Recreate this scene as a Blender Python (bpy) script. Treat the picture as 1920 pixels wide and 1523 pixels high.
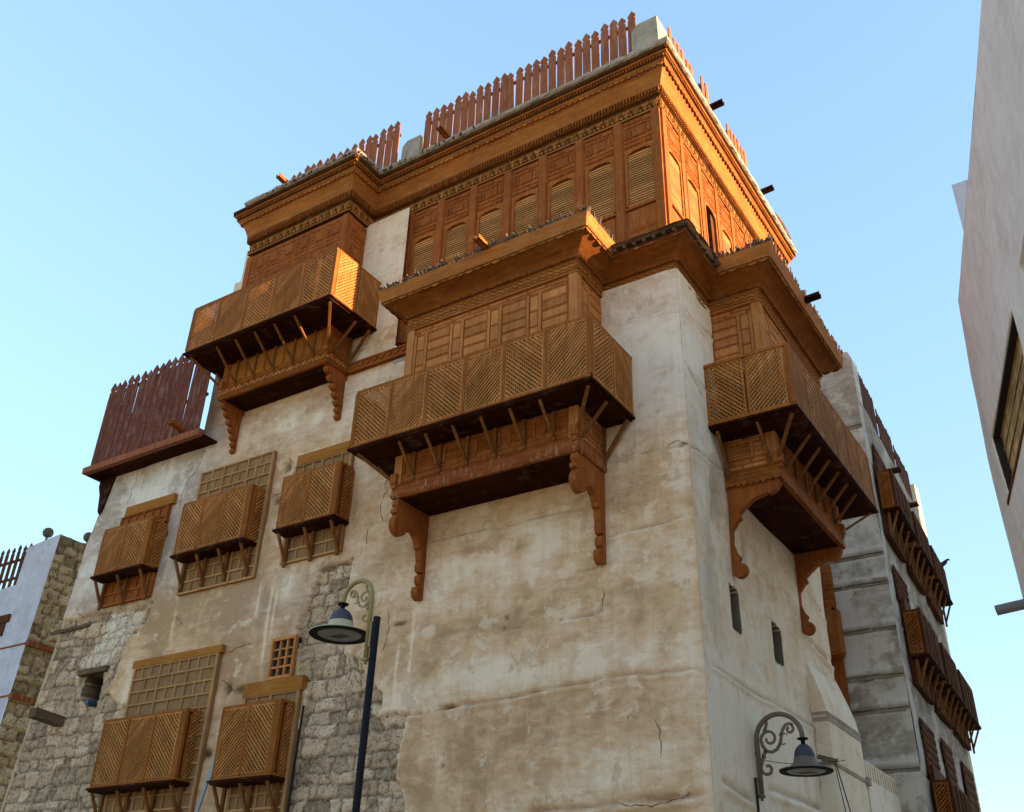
import bpy, math, random
import numpy as np
from mathutils import Vector, Matrix
random.seed(7)
for o in list(bpy.data.objects): bpy.data.objects.remove(o, do_unlink=True)
SC = bpy.context.scene
COL = SC.collection
# ------------------------------------------------------------------ camera
def make_camera():
    A, B, C = math.radians(-33.5610637), math.radians(30.27436), math.radians(1.86815)
    ca, sa, cb, sb, cc, sc = math.cos(A), math.sin(A), math.cos(B), math.sin(B), math.cos(C), math.sin(C)
    fwd = Vector((sa*cb, ca*cb, sb)); r0 = Vector((ca, -sa, 0)); u0 = r0.cross(fwd)
    rt = cc*r0+sc*u0; up = -sc*r0+cc*u0
    cd = bpy.data.cameras.new('camera'); co = bpy.data.objects.new('camera', cd); COL.objects.link(co)
    cd.sensor_width = 36; cd.lens = 1863.6/1920*36; cd.clip_end = 500; cd.clip_start = .05
    m = Matrix((rt, up, -fwd)).transposed().to_4x4(); m.translation = Vector((4.71535, -11.57651, 1.6))
    co.matrix_world = m; SC.camera = co
make_camera()
# ------------------------------------------------------------------ light
SUN_EL, SUN_AZ = 10.0, 8.0          # elevation; azimuth measured from +x towards +y
W = bpy.data.worlds.new('World'); SC.world = W; W.use_nodes = True
nt = W.node_tree; nt.nodes.clear()
sky = nt.nodes.new('ShaderNodeTexSky'); sky.sky_type = 'NISHITA'; sky.sun_disc = False
sky.sun_elevation = math.radians(SUN_EL); sky.sun_rotation = math.radians(90-SUN_AZ)
sky.air_density = 1.0; sky.dust_density = 0.6; sky.ozone_density = 1.0
bg = nt.nodes.new('ShaderNodeBackground'); bg.inputs['Strength'].default_value = 0.15
ow = nt.nodes.new('ShaderNodeOutputWorld')
# soften the very bright horizon: c * g / (1 + k * luminance)
lum = nt.nodes.new('ShaderNodeRGBToBW'); m1 = nt.nodes.new('ShaderNodeMath'); m1.operation = 'MULTIPLY_ADD'; m1.inputs[1].default_value = .8; m1.inputs[2].default_value = 1
m2 = nt.nodes.new('ShaderNodeMath'); m2.operation = 'DIVIDE'; m2.inputs[0].default_value = 1.62
vm = nt.nodes.new('ShaderNodeVectorMath'); vm.operation = 'SCALE'
nt.links.new(sky.outputs[0], lum.inputs[0]); nt.links.new(lum.outputs[0], m1.inputs[0]); nt.links.new(m1.outputs[0], m2.inputs[1]); nt.links.new(sky.outputs[0], vm.inputs[0]); nt.links.new(m2.outputs[0], vm.inputs['Scale'])
vt = nt.nodes.new('ShaderNodeVectorMath'); vt.operation = 'MULTIPLY'; vt.inputs[1].default_value = (.96, 1.02, 1.03)
nt.links.new(vm.outputs[0], vt.inputs[0]); nt.links.new(vt.outputs[0], bg.inputs[0]); nt.links.new(bg.outputs[0], ow.inputs[0])
sl = bpy.data.lights.new('sun', 'SUN'); sl.energy = 3.8; sl.angle = math.radians(.5); sl.color = (1.0, .70, .42)
so = bpy.data.objects.new('sun', sl); COL.objects.link(so)
d = Vector((math.cos(math.radians(SUN_AZ))*math.cos(math.radians(SUN_EL)), math.sin(math.radians(SUN_AZ))*math.cos(math.radians(SUN_EL)), math.sin(math.radians(SUN_EL))))
so.rotation_euler = d.to_track_quat('Z', 'Y').to_euler(); so.location = (20, 0, 25)
SC.view_settings.view_transform = 'Standard'; SC.view_settings.look = 'None'
SC.view_settings.exposure = 2.32; SC.view_settings.gamma = 1
SC.render.engine = 'CYCLES'; SC.cycles.max_bounces = 6; SC.cycles.diffuse_bounces = 4
# ------------------------------------------------------------------ materials
def new_mat(name):
    m = bpy.data.materials.new(name); m.use_nodes = True
    n = m.node_tree.nodes; b = n['Principled BSDF']
    return m, m.node_tree, b
def nd(t, typ, **k):
    x = t.nodes.new(typ)
    for a, v in k.items(): setattr(x, a, v)
    return x
def noise(t, vec, scale, detail=6, rough=.6, dist=0.):
    x = nd(t, 'ShaderNodeTexNoise'); x.inputs['Scale'].default_value = scale; x.inputs['Detail'].default_value = detail
    x.inputs['Roughness'].default_value = rough; x.inputs['Distortion'].default_value = dist
    t.links.new(vec, x.inputs['Vector']); return x.outputs['Fac']
def mapping(t, vec, sc):
    x = nd(t, 'ShaderNodeMapping'); x.inputs['Scale'].default_value = sc; t.links.new(vec, x.inputs['Vector']); return x.outputs[0]
def ramp(t, fac, stops):
    x = nd(t, 'ShaderNodeValToRGB'); e = x.color_ramp.elements
    while len(e) < len(stops): e.new(.5)
    for i, (p, c) in enumerate(stops): e[i].position = p; e[i].color = (*c, 1) if len(c) == 3 else c
    t.links.new(fac, x.inputs[0]); return x.outputs[0]
def mixc(t, fac, a, b, mode='MIX'):
    x = nd(t, 'ShaderNodeMix', data_type='RGBA', blend_type=mode)
    if isinstance(fac, float): x.inputs[0].default_value = fac
    else: t.links.new(fac, x.inputs[0])
    for i, v in ((6, a), (7, b)):
        if isinstance(v, tuple): x.inputs[i].default_value = (*v, 1)
        else: t.links.new(v, x.inputs[i])
    return x.outputs[2]
def mth(t, op, a, b=None, clamp=False):
    x = nd(t, 'ShaderNodeMath', operation=op, use_clamp=clamp)
    for i, v in ((0, a), (1, b)):
        if v is None: continue
        if isinstance(v, (int, float)): x.inputs[i].default_value = v
        else: t.links.new(v, x.inputs[i])
    return x.outputs[0]
def bump(t, b, h, strength=.3, dist=.01):
    x = nd(t, 'ShaderNodeBump'); x.inputs['Strength'].default_value = strength; x.inputs['Distance'].default_value = dist
    t.links.new(h, x.inputs['Height']); t.links.new(x.outputs[0], b.inputs['Normal'])
def geo(t): return nd(t, 'ShaderNodeNewGeometry').outputs['Position']
def isl(t): return nd(t, 'ShaderNodeNewGeometry').outputs['Random Per Island']

def wood(name, c1, c2, axis='v', rough=.6, weather=(.1, .05, .02), wamt=.5, spec=.06, isle=.22):
    m, t, b = new_mat(name); p = geo(t)
    v = mapping(t, p, (8, 8, .7) if axis == 'v' else (.7, .7, 9))
    g = noise(t, v, 2.2, 8, .65, .6)
    col = ramp(t, g, [(.34, c2), (.5, tuple((x+y)/2 for x, y in zip(c1, c2))), (.66, c1)])
    big = noise(t, p, 1.3, 5, .6)
    col = mixc(t, ramp(t, big, [(.35, (0, 0, 0)), (.75, (1, 1, 1))]), col, mixc(t, .7, col, tuple(.8*x for x in c2)))
    wn = noise(t, mapping(t, p, (9, 9, 2.)), 1.4, 6, .7, .4)
    wf = mth(t, 'MULTIPLY', ramp(t, wn, [(.52, (0, 0, 0)), (.75, (1, 1, 1))]), wamt)
    col = mixc(t, wf, col, weather)
    dn = noise(t, mapping(t, p, (1.5, 1.5, 3.)), 2.4, 8, .7, .6)
    col = mixc(t, mth(t, 'MULTIPLY', ramp(t, dn, [(.54, (0, 0, 0)), (.68, (1, 1, 1))]), .38), col, tuple(min(.7, x*.75+y) for x, y in zip(c1, (.14, .10, .065))))
    gn = noise(t, mapping(t, p, (30, 30, 1.6) if axis == 'v' else (1.6, 1.6, 34)), 1.5, 4, .6)
    col = mixc(t, mth(t, 'MULTIPLY', ramp(t, gn, [(.30, (1, 1, 1)), (.42, (0, 0, 0))]), .6), col, tuple(.45*x for x in c2))
    # each board has its own tone
    hsv = nd(t, 'ShaderNodeHueSaturation')
    r = isl(t)
    t.links.new(mth(t, 'ADD', mth(t, 'MULTIPLY', r, isle*2), 1-isle), hsv.inputs['Value']); t.links.new(col, hsv.inputs['Color'])
    t.links.new(hsv.outputs[0], b.inputs['Base Color'])
    b.inputs['Roughness'].default_value = min(.9, rough+.2); b.inputs['Specular IOR Level'].default_value = spec
    bump(t, b, mth(t, 'ADD', g, mth(t, 'MULTIPLY', wn, .6)), .45, .006)
    return m
M = {}
M['gold'] = wood('golden_wood', (0.4678, 0.1730, 0.0402), (0.2840, 0.0930, 0.0205), 'h', .5, (0.1671, 0.0642, 0.0272), .5)
M['brown'] = wood('brown_wood', (0.3712, 0.1118, 0.0240), (0.2298, 0.0626, 0.0146), 'v', .55, (0.2652, 0.1118, 0.0482), .5)
M['brownh'] = wood('brown_wood_planks', (0.3073, 0.0969, 0.0166), (0.1843, 0.0528, 0.0093), 'h', .55, (0.1537, 0.0587, 0.0185), .5)
M['tan'] = wood('tan_wood', (.57, .235, .08), (.38, .14, .04), 'v', .6, (.46, .24, .10), .6)
M['strutw'] = wood('shaded_strut_wood', (.27, .105, .03), (.16, .055, .014), 'v', .6, (.15, .07, .03), .5)  # strut wood darkened to carry the shade under boxes and balconies
M['inner'] = wood('shade_dark_boards', (.085, .034, .012), (.045, .017, .006), 'v', .7, (.05, .03, .015), .4)  # near-black tone stands in for the shaded space behind the lattice
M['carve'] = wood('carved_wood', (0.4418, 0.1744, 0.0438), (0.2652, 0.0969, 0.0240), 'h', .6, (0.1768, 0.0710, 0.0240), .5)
M['dcarve'] = wood('recess_shade_dark_wood', (0.1230, 0.0470, 0.0112), (0.0614, 0.0205, 0.0044), 'h', .7, (0.0769, 0.0294, 0.0112), .4)  # dark tone imitates shade in deep carving; also the brown bead bands
M['lat'] = wood('lattice_wood', (.50, .205, .06), (.34, .125, .03), 'v', .5, (.52, .30, .14), .5)
M['frame'] = wood('frame_wood', (0.3890, 0.1276, 0.0240), (0.2366, 0.0670, 0.0121), 'v', .45, (0.2113, 0.0765, 0.0240), .5)
M['soffit'] = wood('shade_darkened_red_planks', (0.0486, 0.0098, 0.0022), (0.0257, 0.0049, 0.0012), 'h', .6, (0.0172, 0.0039, 0.0010), .4)  # red planks painted nearly black to imitate shade under the overhangs
M['red'] = wood('red_brown_pickets', (.36, .125, .06), (.24, .075, .035), 'v', .6, (.38, .21, .14), .7)
M['redgrey'] = wood('weathered_dark_pickets', (.21, .07, .045), (.12, .038, .025), 'v', .65, (.30, .20, .16), .9)
M['peel'] = wood('peeling_red_wood', (0.3228, 0.0881, 0.0259), (0.1843, 0.0470, 0.0151), 'h', .6, (0.4610, 0.2935, 0.1484), .9)
M['louvre'] = wood('pale_louvre_wood', (.54, .275, .105), (.42, .20, .065), 'h', .55, (.28, .14, .05), .3)
M['screen'] = wood('dusty_panel_wood', (.50, .26, .115), (.37, .18, .07), 'v', .7, (.50, .31, .17), .6)
M['screend'] = wood('dusty_panel_fields', (.33, .19, .095), (.24, .13, .06), 'v', .75, (.36, .23, .13), .5)
M['lintel'] = wood('golden_lintel_board', (0.4226, 0.1702, 0.0337), (0.3073, 0.1115, 0.0185), 'h', .55, (0.2919, 0.1409, 0.0444), .4)
M['old'] = wood('grey_old_timber', (0.1771, 0.1155, 0.0660), (0.0949, 0.0605, 0.0351), 'h', .8, (0.1898, 0.1485, 0.0990), .8)
M['oldwood'] = wood('purple_brown_lattice', (0.1258, 0.0453, 0.0173), (0.0801, 0.0247, 0.0097), 'v', .6, (0.1144, 0.0576, 0.0259), .5)
M['paint'] = wood('white_painted_wood', (0.3630, 0.3630, 0.3850), (0.3025, 0.3025, 0.3300), 'v', .6, (0.2200, 0.1815, 0.1540), .5)
M['thatch'] = wood('dry_palm_thatch', (.15, .11, .085), (.06, .045, .035), 'h', .9, (.2, .16, .13), .5)

def attr(t, name):
    a = nd(t, 'ShaderNodeAttribute'); a.attribute_name = name
    s = nd(t, 'ShaderNodeSeparateColor'); t.links.new(a.outputs['Color'], s.inputs[0])
    return s.outputs[0], s.outputs[1], s.outputs[2], a.outputs['Alpha']
def wall_mat(name, base, light, dark, stain, crack_shade_col=(.022, .015, .010), stoneA=(.70, .49, .33), stoneB=(.50, .34, .22)):
    m, t, b = new_mat(name); p = geo(t)
    ex, li, dk, tone = attr(t, 'lay')
    n1 = noise(t, p, 1.1, 9, .62, .5); n2 = noise(t, mapping(t, p, (1, 1, .28)), 3.2, 8, .65, .3); n3 = noise(t, p, 26, 6, .75)
    streak = noise(t, mapping(t, p, (5, 5, .22)), 2.0, 6, .6, .2)
    # how light the plaster is here: broad field from the wall plus mottling
    n4 = noise(t, mapping(t, p, (.8, .8, 2.0)), 4.0, 9, .68, .45)
    mo = mth(t, 'ADD', mth(t, 'MULTIPLY', n1, .45), mth(t, 'ADD', mth(t, 'MULTIPLY', n2, .2), mth(t, 'MULTIPLY', n4, .35)))
    f = mth(t, 'ADD', mth(t, 'MULTIPLY', mth(t, 'SUBTRACT', mo, .5), 2.9), li)
    col = ramp(t, mth(t, 'ADD', f, 0.0, True), [(.12, dark), (.42, base), (.66, tuple(.45*x+.55*y for x, y in zip(base, light))), (.82, light)])
    st = mth(t, 'MULTIPLY', ramp(t, streak, [(.48, (0, 0, 0)), (.8, (1, 1, 1))]), .55)
    col = mixc(t, st, col, mixc(t, .6, col, stain))
    ls = mth(t, 'MULTIPLY', ramp(t, streak, [(.2, (1, 1, 1)), (.4, (0, 0, 0))]), .3)
    col = mixc(t, ls, col, light)
    col = mixc(t, mth(t, 'MULTIPLY', ramp(t, n3, [(.3, (1, 1, 1)), (.48, (0, 0, 0))]), .16), col, dark)
    fk = noise(t, mapping(t, p, (1, 1, 1.25)), 2.3, 12, .66, .25)
    fw = mth(t, 'ADD', fk, mth(t, 'MULTIPLY', mth(t, 'SUBTRACT', li, .5), .10))
    col = mixc(t, mth(t, 'MULTIPLY', ramp(t, fw, [(.550, (0, 0, 0)), (.585, (1, 1, 1))]), .5), col, light)
    fd = noise(t, mapping(t, p, (1.1, 1.1, .8)), 1.9, 12, .68, .3)
    col = mixc(t, mth(t, 'MULTIPLY', ramp(t, fd, [(.40, (1, 1, 1)), (.425, (0, 0, 0))]), .42), col, dark)
    spk = noise(t, p, 55, 3, .6)
    col = mixc(t, mth(t, 'MULTIPLY', ramp(t, spk, [(.27, (1, 1, 1)), (.33, (0, 0, 0))]), .5), col, dark)
    hs = nd(t, 'ShaderNodeHueSaturation'); hs.inputs['Saturation'].default_value = .42; hs.inputs['Value'].default_value = .92; t.links.new(col, hs.inputs['Color'])
    col = mixc(t, mth(t, 'MULTIPLY', mth(t, 'SUBTRACT', tone, .5), 2., True), col, hs.outputs[0])
    # stones
    sn = noise(t, p, 9, 8, .72, .3); pit = noise(t, p, 27, 5, .65)
    sc = ramp(t, mth(t, 'ADD', mth(t, 'MULTIPLY', sn, .8), mth(t, 'MULTIPLY', mth(t, 'SUBTRACT', tone, .5), .36), True), [(.15, tuple(.42*x for x in stoneB)), (.34, stoneB), (.55, stoneA), (.8, (.76, .61, .46)), (1., (.85, .80, .72))])
    sc = mixc(t, ramp(t, pit, [(.37, (1, 1, 1)), (.45, (0, 0, 0))]), sc, tuple(.3*x for x in stoneB))
    col = mixc(t, ex, col, sc)
    col = mixc(t, dk, col, crack_shade_col)  # dk colours cracks and joints, and paints shade into the wall slits
    t.links.new(col, b.inputs['Base Color']); b.inputs['Roughness'].default_value = .9; b.inputs['Specular IOR Level'].default_value = .15
    n3 = mth(t, 'ADD', n3, mth(t, 'MULTIPLY', ramp(t, fk, [(.56, (0, 0, 0)), (.6, (1, 1, 1))]), .8))
    hb = mth(t, 'ADD', mth(t, 'MULTIPLY', n3, .3), mth(t, 'ADD', mth(t, 'MULTIPLY', n2, .5), mth(t, 'MULTIPLY', mth(t, 'MULTIPLY', sn, ex), 5.)))
    bump(t, b, hb, .5, .018 if name != 'pale_pinkish_plaster' else .006)
    return m
M['front'] = wall_mat('tan_plaster', (.66, .41, .24), (.85, .65, .48), (.44, .262, .145), (.45, .27, .13))
M['side'] = wall_mat('cream_plaster', (.78, .60, .405), (.85, .74, .60), (.62, .44, .26), (.55, .37, .18))
M['grey'] = wall_mat('grey_plaster', (.38, .325, .265), (.66, .60, .53), (.25, .205, .16), (.25, .19, .13))
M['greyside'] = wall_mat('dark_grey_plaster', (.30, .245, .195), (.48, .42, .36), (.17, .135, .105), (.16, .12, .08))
M['white'] = wall_mat('white_plaster', (0.6000, 0.5760, 0.6500), (0.5011, 0.4752, 0.5168), (0.3480, 0.3300, 0.3644), (0.3480, 0.3036, 0.2981))
M['pale'] = wall_mat('pale_pinkish_plaster', (.72, .585, .54), (.8, .68, .63), (.62, .49, .43), (.52, .41, .34))
M['yell'] = wall_mat('yellow_coral_wall', (0.6032, 0.4476, 0.2862), (0.6756, 0.5115, 0.3434), (0.3619, 0.2558, 0.1430), (0.3619, 0.2558, 0.1430), stoneA=(0.6032, 0.4263, 0.2480), stoneB=(0.4102, 0.2770, 0.1480))
def plain(name, c, rough=.5, metal=0., vary=.15, bs=.2):
    m, t, b = new_mat(name); p = geo(t); n = noise(t, p, 7, 6, .6)
    col = mixc(t, n, tuple(x*(1-vary) for x in c), tuple(min(1, x*(1+vary)) for x in c))
    t.links.new(col, b.inputs['Base Color']); b.inputs['Roughness'].default_value = rough; b.inputs['Metallic'].default_value = metal; b.inputs['Specular IOR Level'].default_value = .22
    bump(t, b, noise(t, p, 60, 3), bs, .003)
    return m
M['olive'] = plain('olive_painted_metal', (.30, .22, .085), .45)
M['bronze'] = plain('grey_brown_painted_metal', (.17, .125, .088), .5)
M['black'] = plain('black_painted_metal', (.006, .006, .008), .75)
M['bluemetal'] = plain('dusty_blue_grey_metal', (.06, .062, .075), .6, 0, .5)
M['cream_enamel'] = plain('cream_enamel', (.46, .38, .24), .5)
M['lens'] = plain('frosted_lamp_glass', (.22, .21, .19), .3, 0, .3)
M['wire'] = plain('black_cable', (0.0180, 0.0150, 0.0150), .6)
M['bluepaint'] = plain('blue_painted_board', (0.0960, 0.1320, 0.2160), .5)
M['bluepipe'] = plain('blue_pipe_plastic', (0.0420, 0.0720, 0.1320), .4)
M['dark'] = plain('dark_interior', (0.0300, 0.0210, 0.0150), .9)
M['sand'] = plain('sandy_paving', (0.38, 0.29, 0.18), .9, 0, .25, .5)
M['greymetal'] = plain('galvanised_pipe', (0.1980, 0.1800, 0.1680), .6, .2)
M['bird'] = plain('pigeon_feathers', (0.0420, 0.0420, 0.0480), .8)
# ------------------------------------------------------------------ mesh builder
FR = {
 'W': lambda u, o, z: (u, o, z),
 'F': lambda u, o, z: (u, -o, z),
 'R': lambda u, o, z: (o, u, z),
 'CF': lambda u, o, z: (u, 8-o, z),
 'CS': lambda u, o, z: (.75+o-.05*u, 8+u, z),
 'LF': lambda u, o, z: (u, 1-o, z),
 'LS': lambda u, o, z: (-16.39+o-(10.6-z)*.07, u, z),
 'ML': lambda u, o, z: (-13.45-o, u, z),
}
ORG = {}
class MB:
    def __init__(s, fr='W'): s.v = []; s.f = []; s.fr = fr
    def add(s, vs, fs):
        n = len(s.v); s.v += [tuple(v) for v in vs]; s.f += [tuple(i+n for i in f) for f in fs]
    def obox(s, P, A, B, C):
        P, A, B, C = map(Vector, (P, A, B, C))
        vs = [P, P+A, P+A+B, P+B, P+C, P+A+C, P+A+B+C, P+B+C]
        s.add(vs, [(0, 3, 2, 1), (4, 5, 6, 7), (0, 1, 5, 4), (1, 2, 6, 5), (2, 3, 7, 6), (3, 0, 4, 7)])
    def box(s, u0, u1, o0, o1, z0, z1): s.obox((u0, o0, z0), (u1-u0, 0, 0), (0, o1-o0, 0), (0, 0, z1-z0))
    def bar(s, p, q, w, h=None, up=(0, 0, 1)):
        p, q = Vector(p), Vector(q); d = q-p; h = h or w
        a = d.cross(Vector(up))
        if a.length < 1e-6: a = d.cross(Vector((1, 0, 0)))
        a.normalize(); b = a.cross(d).normalized()
        s.obox(p-a*w/2-b*h/2, a*w, b*h, d)
    def frust(s, P, A, B, N, bev):      # raised field with bevelled rim
        P, A, B, N = map(Vector, (P, A, B, N)); a = A.normalized()*bev; b = B.normalized()*bev
        vs = [P, P+A, P+A+B, P+B, P+a+b+N, P+A-a+b+N, P+A+B-a-b+N, P+B+a-b+N]
        s.add(vs, [(4, 5, 6, 7), (0, 1, 5, 4), (1, 2, 6, 5), (2, 3, 7, 6), (3, 0, 4, 7)])
    def prism(s, pts, N):
        N = Vector(N); n = len(pts); a = [Vector(p) for p in pts]
        s.add(a+[p+N for p in a], [tuple(range(n)), tuple(range(2*n-1, n-1, -1))]+[(i, (i+1) % n, (i+1) % n+n, i+n) for i in range(n)])
    def tube(s, pts, r, seg=8, cap=True):
        pts = [Vector(p) for p in pts]; n = len(pts); rs = r if isinstance(r, (list, tuple)) else [r]*n
        ring = []; ref = None
        for i, p in enumerate(pts):
            t = (pts[min(i+1, n-1)]-pts[max(i-1, 0)]).normalized()
            if ref is None:
                ref = t.cross(Vector((.3, .2, .9)));
                if ref.length < .1: ref = t.cross(Vector((1, 0, 0)))
            a = (ref-t*ref.dot(t)).normalized(); ref = a; b = t.cross(a)
            ring += [p+(a*math.cos(2*math.pi*k/seg)+b*math.sin(2*math.pi*k/seg))*rs[i] for k in range(seg)]
        fs = [(i*seg+k, i*seg+(k+1) % seg, (i+1)*seg+(k+1) % seg, (i+1)*seg+k) for i in range(n-1) for k in range(seg)]
        if cap: fs += [tuple(range(seg-1, -1, -1)), tuple(range((n-1)*seg, n*seg))]
        s.add(ring, fs)
    def lathe(s, c, prof, seg=28):
        n = len(prof); vs = []
        for r, z in prof: vs += [(c[0]+r*math.cos(2*math.pi*k/seg), c[1]+r*math.sin(2*math.pi*k/seg), c[2]+z) for k in range(seg)]
        s.add(vs, [(i*seg+k, i*seg+(k+1) % seg, (i+1)*seg+(k+1) % seg, (i+1)*seg+k) for i in range(n-1) for k in range(seg)])
    def build(s, name, mat, parent=None, label=None, smooth=False, **kw):
        f = FR[s.fr]; v = np.array([f(*p) for p in s.v], dtype=float)
        faces = s.f if s.fr == 'W' else [t[::-1] for t in s.f]
        return mesh_obj(name, v, faces, mat, parent, label, smooth, **kw)
def mesh_obj(name, v, faces, mat, parent=None, label=None, smooth=False, org=None, cat=None, group=None, kind=None):
    lo = v.min(0); hi = v.max(0); o = np.array(org) if org is not None else np.array([(lo[0]+hi[0])/2, (lo[1]+hi[1])/2, lo[2]])
    me = bpy.data.meshes.new(name); me.from_pydata((v-o).tolist(), [], faces); me.update()
    me.materials.append(mat if not isinstance(mat, str) else M[mat])
    if mat in ('front', 'side', 'grey', 'greyside', 'white', 'pale', 'yell', 'limeedge'):
        at = me.color_attributes.new('lay', 'FLOAT_COLOR', 'POINT'); at.data.foreach_set('color', np.tile(np.array([0, .62, 0, .5], np.float32), len(me.vertices)))
    if smooth: me.polygons.foreach_set('use_smooth', [True]*len(me.polygons))
    ob = bpy.data.objects.new(name, me); COL.objects.link(ob); ORG[ob.name] = o
    place(ob, o, parent); tag(ob, label, cat, group, kind)
    return ob
def place(ob, o, parent):
    if parent is not None:
        ob.parent = parent; ob.location = Vector(o-ORG[parent.name])
    else: ob.location = Vector(o)
def tag(ob, label=None, cat=None, group=None, kind=None):
    if label: ob['label'] = label
    if cat: ob['category'] = cat
    if group: ob['group'] = group
    if kind: ob['kind'] = kind
def thing(name, loc, label, cat, group=None):
    e = bpy.data.objects.new(name, None); COL.objects.link(e); e.location = loc; e.empty_display_size = .3
    ORG[e.name] = np.array(loc, dtype=float); tag(e, label, cat, group); return e
# ------------------------------------------------------------------ numpy noise
def vnoise(x, y, seed):
    xi = np.floor(x).astype(np.int64); yi = np.floor(y).astype(np.int64); fx = x-xi; fy = y-yi
    fx = fx*fx*(3-2*fx); fy = fy*fy*(3-2*fy)
    def h(a, b):
        n = (a*374761393+b*668265263+seed*974711) & 0xffffffff
        n = ((n ^ (n >> 13))*1274126177) & 0xffffffff
        return ((n ^ (n >> 16)) & 0xffff)/65535.
    return (h(xi, yi)*(1-fx)+h(xi+1, yi)*fx)*(1-fy)+(h(xi, yi+1)*(1-fx)+h(xi+1, yi+1)*fx)*fy
def fbm(x, y, f, octs=4, seed=1):
    r = 0; a = .5; t = 0
    for i in range(octs): r = r+a*vnoise(x*f, y*f, seed+i*17); t += a; a *= .5; f *= 2.03
    return r/t
def smooth(a, b, x):
    t = np.clip((x-a)/(b-a), 0, 1); return t*t*(3-2*t)
def in_poly(x, y, poly):
    r = np.zeros(x.shape, bool); n = len(poly)
    for i in range(n):
        x0, y0 = poly[i]; x1, y1 = poly[(i+1) % n]
        c = ((y0 > y) != (y1 > y)) & (x < (x1-x0)*(y-y0)/((y1-y0) or 1e-9)+x0)
        r ^= c
    return r
def seg_dist(x, y, pts):
    d = np.full(x.shape, 9.)
    for (a, b), (c, e) in zip(pts[:-1], pts[1:]):
        dx, dy = c-a, e-b; t = np.clip(((x-a)*dx+(y-b)*dy)/(dx*dx+dy*dy), 0, 1)
        d = np.minimum(d, np.hypot(x-a-t*dx, y-b-t*dy))
    return d
def stones(u, z, rowh=.27, seed=3, lo=.24, hi=.5):
    """height (0..1 over each block), block tone"""
    rng = np.random.RandomState(seed)
    zz = z+.07*(fbm(u, z, .9, 2, seed)-.5)*2+.06*(fbm(u, z, 4.5, 3, seed+5)-.5)*2
    uu = u+.09*(fbm(u, z, 4, 3, seed+9)-.5)*2
    edges = [-1.]
    while edges[-1] < 20: edges.append(edges[-1]+rowh*rng.uniform(.6, 1.4))
    edges = np.array(edges); r = np.clip(np.searchsorted(edges, zz)-1, 0, len(edges)-2)
    dz = np.minimum(zz-edges[r], edges[r+1]-zz); d = np.zeros_like(u); tone = np.zeros_like(u)
    for k in np.unique(r):
        m = r == k; ue = [u.min()-1]; rr = np.random.RandomState(seed*100+int(k))
        while ue[-1] < u.max()+1: ue.append(ue[-1]+rr.uniform(lo, hi))
        ue = np.array(ue); j = np.clip(np.searchsorted(ue, uu[m])-1, 0, len(ue)-2)
        du = np.minimum(uu[m]-ue[j], ue[j+1]-uu[m]); d[m] = np.minimum(du, dz[m]); tone[m] = rr.uniform(0, 1, len(ue))[j]
    return smooth(.002, .026, d), tone
def hf(name, fr, u0, u1, z0, z1, step, fn, mat, parent, label=None, left=None, **kw):
    nu = int((u1-u0)/step)+1; nz = int((z1-z0)/step)+1
    U, Z = np.meshgrid(np.linspace(u0, u1, nu), np.linspace(z0, z1, nz))
    if left is not None:
        lx = np.interp(Z, left[1], left[0]); s = (U-u0)/(u1-u0); U = lx+(u1-lx)*s
    O, ex, li, dk, tone = fn(U, Z)
    f = FR[fr]; X, Y, ZZ = f(U, O, Z)
    v = np.stack([np.broadcast_to(a, U.shape).ravel() for a in (X, Y, ZZ)], 1)
    i = np.arange(nu*nz).reshape(nz, nu); a, b, c, d = i[:-1, :-1].ravel(), i[:-1, 1:].ravel(), i[1:, 1:].ravel(), i[1:, :-1].ravel()
    fl = np.stack([a, b, c, d], 1) if fr in ('F', 'CF', 'LF') else np.stack([a, b, c, d], 1)
    lo = v.min(0); hi = v.max(0); o = np.array([(lo[0]+hi[0])/2, (lo[1]+hi[1])/2, lo[2]])
    me = bpy.data.meshes.new(name); n = len(v); nf = len(fl)
    me.vertices.add(n); me.vertices.foreach_set('co', (v-o).ravel())
    me.loops.add(nf*4); me.loops.foreach_set('vertex_index', fl.ravel())
    me.polygons.add(nf); me.polygons.foreach_set('loop_start', np.arange(nf)*4)
    me.polygons.foreach_set('use_smooth', np.ones(nf, bool))
    me.update(calc_edges=True)
    at = me.color_attributes.new('lay', 'FLOAT_COLOR', 'POINT')
    at.data.foreach_set('color', np.stack([np.broadcast_to(a, U.shape).ravel() for a in (ex, li, dk, tone)], 1).astype(np.float32).ravel())
    me.materials.append(M[mat]); ob = bpy.data.objects.new(name, me); COL.objects.link(ob); ORG[ob.name] = o
    place(ob, o, parent); tag(ob, label, **kw); return ob
def blobs(U, Z, lst):
    r = 0
    for (a, b, ra, rb, s) in lst: r = r+s*np.exp(-(((U-a)/ra)**2+((Z-b)/rb)**2))
    return r
def ledges(U, Z, lst, seed=0):
    """old timber courses: a hollow line with a lip below. (pts, depth, width)"""
    O = 0; dk = 0
    for pts, dep, wid in lst:
        xs = [p[0] for p in pts]; zs = [p[1] for p in pts]
        zl = np.interp(U, xs, zs)+.03*(fbm(U, Z*0, 2.2, 3, seed+7)-.5)*2
        e = smooth(xs[0]-.02, xs[0]+.12, U)*(1-smooth(xs[-1]-.12, xs[-1]+.02, U))
        dd = Z-zl; amp = .5+fbm(U, Z*0+3, 1.7, 3, seed+3)
        O = O-dep*e*amp*np.exp(-((dd)/wid)**2)+dep*.8*e*np.exp(-((dd+wid*1.8)/(wid*1.1))**2)
        dk = dk+e*np.clip(.6*amp, 0, .75)*np.exp(-((dd-wid*.15)/(wid*.6))**2)
    return O, dk
CRK = {}
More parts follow.
